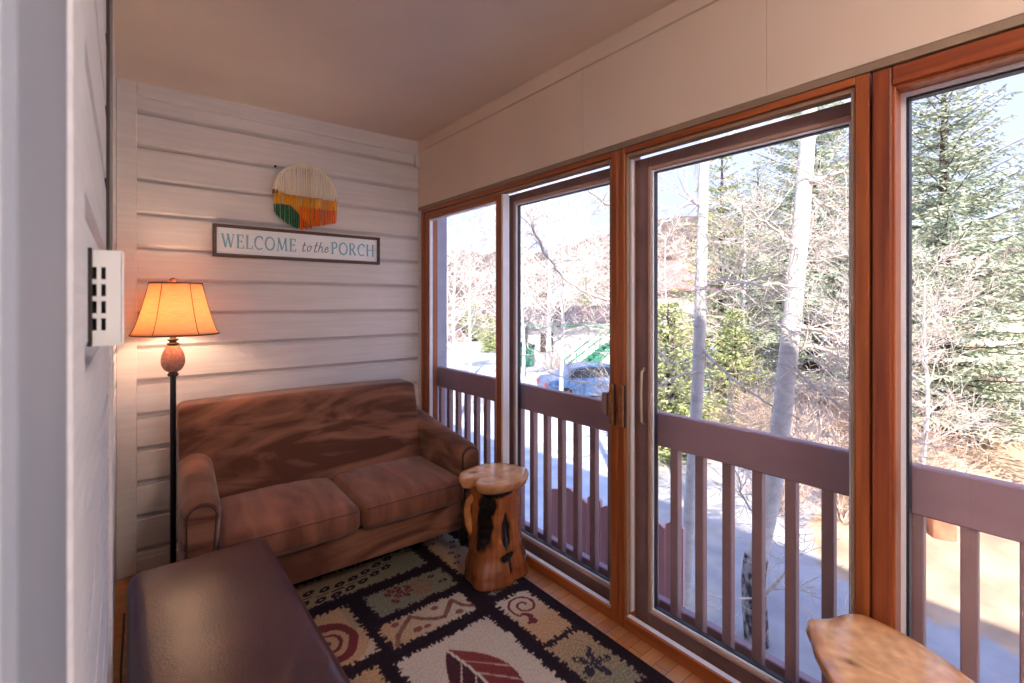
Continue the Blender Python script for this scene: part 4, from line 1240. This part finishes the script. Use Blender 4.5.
# ---- brush
def shrub_mesh(seed, R=1.2, n=20, depth=3):
    rnd = random.Random(seed); mb = MB()
    for i in range(n):
        a = rnd.uniform(0, 2*PI)
        grow(mb, rnd, (rnd.uniform(-.15, .15), rnd.uniform(-.15, .15), -.03), (math.cos(a)*rnd.uniform(.3, 1.0), math.sin(a)*rnd.uniform(.3, 1.0), 1), R*rnd.uniform(.7, 1.2), .013, depth, .1, 4, 0, (3, 4), .8, .0035)
    return mb
s0 = shrub_mesh(4).build('bare_shrub', twig_p)
SH = [(845, 8.8, 1.15, 'bare tangled shrub behind the railing left of the orange post'), (805, 10.5, 1.1, 'bare shrub behind the leaning aspen'), (870, 11, 1.2, 'bare shrub behind the orange post'),
      (910, 9.6, .95, 'bare shrub at the left edge of the fourth pane'), (745, 12.5, 1.2, 'bare shrub behind the gap between the two aspens'), (690, 14, 1.1, 'bare shrub behind the straight aspen'),
      (1000, 12.5, .9, 'bare shrub on the dirt bank at the far right'), (640, 17, 1.3, 'bare shrub behind the brown door stile'), (622, 15, 1.0, 'bare shrub nearer than the blue car, behind the post between second and third panes'),
      (556, 27, 1.0, 'bare shrub in front of the garage wall'), (520, 48, 2.2, 'bare shrub on the slope behind the green bin'), (450, 40, 1.6, 'bare shrub along the street at the left edge'),
      (606, 62, 2.4, 'bare shrub on the hill above the stairs'), (660, 24, 1.6, 'bare shrub under the reddish roof'), (780, 9.2, .8, 'low bare shrub just right of the gap between the aspens')]
for i, (px, t, k, lb) in enumerate(SH):
    o = s0 if i == 0 else s0.copy()
    if i: COL.objects.link(o)
    o.location = gp(px, t); o.scale = (k, k, k); o.rotation_euler = (0, 0, i*1.3); tag(o, lb, 'shrub')

# ---- rocks on the bank
def rock(px, t, sx, sy, sz, seed, label, m, rz=0):
    mb = MB()
    mb.rbox(-sx, sx, -sy, sy, -sz*.3, sz, min(sx, sy, sz)*.45, 8, fn=lambda p: Vector((p.x*(1+.25*noise.noise(Vector((p.x*3+seed, p.y*3, p.z*3)))), p.y*(1+.25*noise.noise(Vector((p.x*3, p.y*3+seed, p.z*3)))), p.z*(1+.2*noise.noise(Vector((p.x*3, seed, p.y*3)))))))
    o = mb.build('rock', m, smooth=True, loc=gp(px, t)); o.rotation_euler = (0, 0, rz); return tag(o, label, 'rock')
rm = mat('reddish_rock', (196, 138, 108), (164, 112, 88), .9, (4, 4, 4), 5, .4)
rock(941, 8.2, .22, .16, .52, 2, 'upright reddish rock on the dirt bank seen between the balusters in the fourth pane', rm, .4)
rock(987, 9.0, .28, .2, .2, 5, 'low reddish rock on the dirt bank right of the upright one', rm, 1.1)
rock(925, 9.8, .24, .22, .18, 8, 'low pale rock on the bank left of the upright one', mat('pale_rock', (206, 192, 178), (176, 160, 148), .9, (4, 4, 4), 5, .4), 2)

# ---- white garage with green trim
Lr = math.radians(-28)
wsd = mat('white_stucco', (232, 230, 226), (220, 216, 210), .9, (1, 1, 1), 3); grn = mat('green_trim_paint', (62, 132, 104), None, .6); roofm = mat('dark_brown_roof', (104, 92, 92), (84, 74, 76), .8, (1, 1, 6), 4)
gb = at(572, 33, 0); gz = gh(gb[0], gb[1])
gar = empty('garage_building', (gb[0], gb[1], gz), TH_*-1+math.radians(4)); tag(gar, 'low white garage with green eaves seen far off through the second pane', 'building')
mb = MB(); mb.box(-3.2, 6.0, 0, 5, -.2, 2.5); mb.build('wall', wsd, gar)
mb = MB(); mb.prism([(-.5, 2.52), (-.5, 2.64), (2.6, 3.9), (5.5, 2.64), (5.5, 2.52)], 'x', -3.5, 6.3); mb.build('roof', roofm, gar)
mb = MB(); mb.box(-3.55, 6.35, -.56, -.5, 2.45, 2.68); mb.build('eave_board', grn, gar)
for x0, x1 in ((-2.2, -1.3),):
    mb = MB(); mb.box(x0, x1, -.04, .02, .7, 2.1); mb.build('window', mat('dark_window', (84, 70, 66), None, .3), gar)
mb = MB(); mb.box(1.9, 2.1, -.05, .02, -.1, 2.4); mb.build('corner_board', mat('grey_board', (150, 140, 130), None, .7), gar)
mb = MB(); mb.box(-3.25, -3.05, -.05, .02, -.1, 2.4); mb.build('corner_board', D.materials['grey_board'], gar)
mb = MB(); mb.box(2.3, 4.9, -.04, .02, -.1, 2.05); mb.build('door', mat('cream_door', (220, 212, 200), None, .7), gar)
# green bin
b = gp(521, 31.5)
bn = empty('waste_bin', b, -TH_); tag(bn, 'green waste container beside the white garage', 'bin')
mb = MB(); mb.prism([(-.75, .08), (.75, .08), (.85, 1.3), (-.85, 1.3)], 'y', -.6, .6); mb.build('body', grn, bn)
mb = MB(); mb.prism([(-.9, 1.3), (.9, 1.3), (.9, 1.36), (0, 1.5), (-.9, 1.36)], 'y', -.65, .65); mb.build('lid', mat('dark_green_lid', (40, 84, 68), None, .6), bn)
# outdoor stairs
st = empty('outdoor_staircase', gp(583, 25.5), -TH_+math.radians(10)); tag(st, 'green outdoor staircase rising to the right beside the white garage', 'staircase')
SL = .85
for k in range(12):
    mb = MB(); mb.box(k*.27-.9, k*.27-.60, -.5, .5, .18*k*1.15+.10, .18*k*1.15+.15); mb.build('tread', grn, st)
for y in (-.55, .55):
    mb = MB(); mb.prism([(-1.0, -.05), (-.75, -.05), (2.6, 2.45), (2.6, 2.75), (-1.0, .22)], 'y', y-.03, y+.03); mb.build('stringer', grn, st)
    mb = MB(); mb.tube([(-.9, y, 1.05), (2.5, y, 3.55)], .05, 6)
    for k in range(6): 
        x = -.85+k*.66; mb.tube([(x, y, .1+(x+.9)*.74), (x, y, 1.05+(x+.9)*.735)], .03, 6)
    mb.build('handrail', grn, st)
mb = MB(); mb.box(2.35, 4.6, -.6, .6, 2.42, 2.55); mb.build('landing', grn, st)
for x in (2.5, 4.4):
    mb = MB(); mb.box(x, x+.12, -.5, -.38, -.4, 2.42); mb.build('post', grn, st)
# house with reddish roof
h_ = at(668, 46, 0); hs = empty('house', (h_[0], h_[1], gh(h_[0], h_[1])), -TH_+math.radians(-14)); tag(hs, 'far house with a reddish brown roof at the left of the third pane', 'building')
mb = MB(); mb.box(-5, 5, 0, 7, -.3, 5.4); mb.build('wall', mat('tan_house_wall', (190, 166, 150), (176, 152, 136), .9), hs)
mb = MB(); mb.prism([(-.7, 5.2), (-.7, 5.45), (3.5, 8.4), (7.7, 5.45), (7.7, 5.2)], 'x', -5.6, 5.6); mb.build('roof', mat('reddish_roof', (168, 128, 120), (150, 112, 104), .9), hs)
for x in (-3.4, -.6, 2.2):
    mb = MB(); mb.box(x, x+1.2, -.05, .02, 1.6, 3.4); mb.build('window', D.materials['dark_window'], hs)
h_ = at(592, 75, 0); h2 = empty('house', (h_[0], h_[1], gh(h_[0], h_[1])-.3), -TH_+.5); tag(h2, 'far small house with a white gable on the hill above the garage', 'building')
mb = MB(); mb.prism([(-3, -.5), (3, -.5), (3, 4.2), (0, 7.2), (-3, 4.2)], 'y', 0, 6); mb.build('wall', wsd, h2)
mb = MB(); mb.prism([(-3.5, 3.9), (0, 7.3), (3.5, 3.9), (3.5, 4.2), (0, 7.65), (-3.5, 4.2)], 'y', -.4, 6.4); mb.build('roof', roofm, h2)

# ---- cars
def car(loc, rz, body, label):
    root = empty('car', loc, rz); tag(root, label, 'car')
    prof = [(-2.15, .35), (-2.2, .75), (-2.05, .95), (-1.5, 1.02), (-1.0, 1.42), (-.3, 1.52), (.6, 1.50), (1.35, 1.08), (2.0, .92), (2.2, .70), (2.2, .38), (1.7, .28), (-1.7, .28)]
    mb = MB()
    n = len(prof)
    for y0, y1, k0, k1 in ((-.86, .86, 1, 1),):
        V = []; 
        for yy, kk in ((-.88, 0), (-.80, 1), (.80, 1), (.88, 0)):
            for x, z in prof:
                zz = z if kk or z < .96 else .96+(z-.96)*.0
                V.append((x*(1 if kk else .99), (yy if z < 1.0 else yy*.82), z if kk else min(z, .98)))
        F = []
        for r in range(3):
            for i in range(n): F.append((r*n+i, r*n+(i+1) % n, (r+1)*n+(i+1) % n, (r+1)*n+i))
        F.append(tuple(range(n-1, -1, -1))); F.append(tuple(3*n+i for i in range(n)))
        mb.add(V, F)
    mb.build('body', body, root)
    gl = D.materials.get('dark_car_glass') or mat('dark_car_glass', (50, 58, 68), None, .08, spec=.8)
    for y in (-1, 1):
        mb = MB(); mb.prism([(-1.25, 1.04), (-.92, 1.38), (-.28, 1.46), (.52, 1.44), (1.12, 1.06)], 'y', y*.735, y*.755); mb.build('side_window', gl, root)
    mb = MB(); mb.add([(.64, -.60, 1.50), (.64, .60, 1.50), (1.38, .66, 1.10), (1.38, -.66, 1.10)], [(0, 1, 2, 3)]); 
    mb.add([(.66, -.60, 1.515), (.66, .60, 1.515), (1.40, .66, 1.115), (1.40, -.66, 1.115)], [(3, 2, 1, 0)]); mb.build('windscreen', gl, root)
    for x in (-1.4, 1.4):
        for y in (-.84, .84):
            mb = MB(); mb.tube([(x, y-.1, .33), (x, y+.1, .33)], .33, 20); w = mb.build('wheel', M['black'], root)
            mb = MB(); mb.tube([(x, y-.11, .33), (x, y+.11, .33)], .17, 12); mb.build('hubcap', M['alu'], w)
    for y in (-.6, .6):
        mb = MB(); mb.box(-2.215, -2.16, y-.15, y+.15, .66, .84, 0, .01); mb.build('tail_light', mat('red_lens', (190, 50, 44), None, .3) if 'red_lens' not in D.materials else D.materials['red_lens'], root)
    return root
car(gp(590, 21), -TH_+math.radians(12), mat('blue_car_paint', (74, 104, 150), None, .25, spec=.7, coat=.5), 'blue car parked below the green staircase, partly hidden by the railing')
car(gp(463, 52), -TH_+math.radians(70), mat('dark_car_paint', (66, 66, 74), None, .25, coat=.5), 'dark vehicle parked down the street in the first pane, left one of two')
car(gp(482, 56), -TH_+math.radians(40), mat('grey_car_paint', (120, 126, 136), None, .25, coat=.5), 'grey vehicle parked down the street in the first pane, right one of two')

# ------------------------------------------------------------------ sky, sun, added fill lamps
w = D.worlds.new('sky'); SC.world = w; w.use_nodes = True
nt = w.node_tree; N = nt.nodes; L = nt.links; bg = N['Background']
tc = N.new('ShaderNodeTexCoord'); sx = N.new('ShaderNodeSeparateXYZ'); L.new(tc.outputs['Generated'], sx.inputs[0])
rmp = N.new('ShaderNodeValToRGB'); L.new(sx.outputs['Z'], rmp.inputs[0])
e = rmp.color_ramp.elements; e[0].position = 0.0; e[0].color = (.38, .45, .60, 1); e[1].position = .75; e[1].color = (.27, .39, .82, 1)
x_ = e.new(.22); x_.color = (.37, .41, .60, 1)
nz = N.new('ShaderNodeTexNoise'); nz.inputs['Scale'].default_value = 2.2; nz.inputs['Detail'].default_value = 5
mp = N.new('ShaderNodeMapping'); mp.inputs['Scale'].default_value = (1, 1, 3); L.new(tc.outputs['Generated'], mp.inputs[0]); L.new(mp.outputs[0], nz.inputs[0])
cr = N.new('ShaderNodeValToRGB'); cr.color_ramp.elements[0].position = .48; cr.color_ramp.elements[1].position = .72; L.new(nz.outputs['Fac'], cr.inputs[0])
mx = N.new('ShaderNodeMix'); mx.data_type = 'RGBA'; L.new(cr.outputs['Color'], mx.inputs[0]); L.new(rmp.outputs['Color'], mx.inputs[6]); mx.inputs[7].default_value = (.46, .51, .60, 1)
L.new(mx.outputs[2], bg.inputs['Color']); bg.inputs['Strength'].default_value = SKY = .80

sun = D.lights.new('sun', 'SUN'); sun.energy = 3.2; sun.angle = math.radians(.6); sun.color = (1.0, .94, .86)
so_ = D.objects.new('sun', sun); COL.objects.link(so_)
so_.rotation_euler = Vector((-.50, -.55, .725)).to_track_quat('Z', 'Y').to_euler()

# added fill lamp, unseen behind the camera, to brighten the porch
cl = empty('added_fill_lamp', (.85, -.75, ZC)); tag(cl, 'added round glass fill lamp, unseen near the end of the porch behind the camera', 'lamp')
mb = MB(); mb.lathe([(.09, -.001), (.09, -.02), (.07, -.03)], n=32); mb.build('ceiling_plate', M['bronze'], cl, smooth=True)
mb = MB(); mb.lathe([(.07, -.03), (.135, -.045), (.15, -.08), (.13, -.12), (.07, -.15), (.002, -.158)], n=32); mb.build('glass_shade', emit_mat('fill_lamp_glow', (1.0, .91, .84), 30.0), cl, smooth=True)
# second added fill lamp, unseen in the adjoining room, shining through the doorway
cl2 = empty('added_fill_lamp', (-1.3, .2, ZC)); tag(cl2, 'added square fill lamp in the room behind the doorway, out of the picture', 'lamp')
mb = MB(); mb.box(-.3, .3, -.3, .3, -.03, -.001, 0, .004); mb.build('frame', M['plastic'], cl2)
mb = MB(); mb.box(-.27, .27, -.27, .27, -.034, -.0305); mb.build('diffuser', emit_mat('fill_panel_glow', (1.0, .97, .95), 26.0), cl2)

# ------------------------------------------------------------------ camera
cam = D.cameras.new('camera'); co = D.objects.new('camera', cam); COL.objects.link(co)
co.location = (0, 0, HC); co.rotation_euler = (math.radians(90), 0, -TH_)
cam.sensor_width = 36; cam.lens = 480/1024*36; cam.shift_y = -(341.5-302)/1024.; cam.clip_start = .01; cam.clip_end = 500
cam.dof.use_dof = True; cam.dof.focus_distance = 2.6; cam.dof.aperture_fstop = 5.0
SC.camera = co
vs = SC.view_settings
vs.view_transform = 'Standard'; vs.look = 'None'; vs.gamma = 1; vs.use_curve_mapping = False; vs.exposure = 1.66
SC.cycles.max_bounces = 10; SC.cycles.diffuse_bounces = 6; SC.cycles.transparent_max_bounces = 12
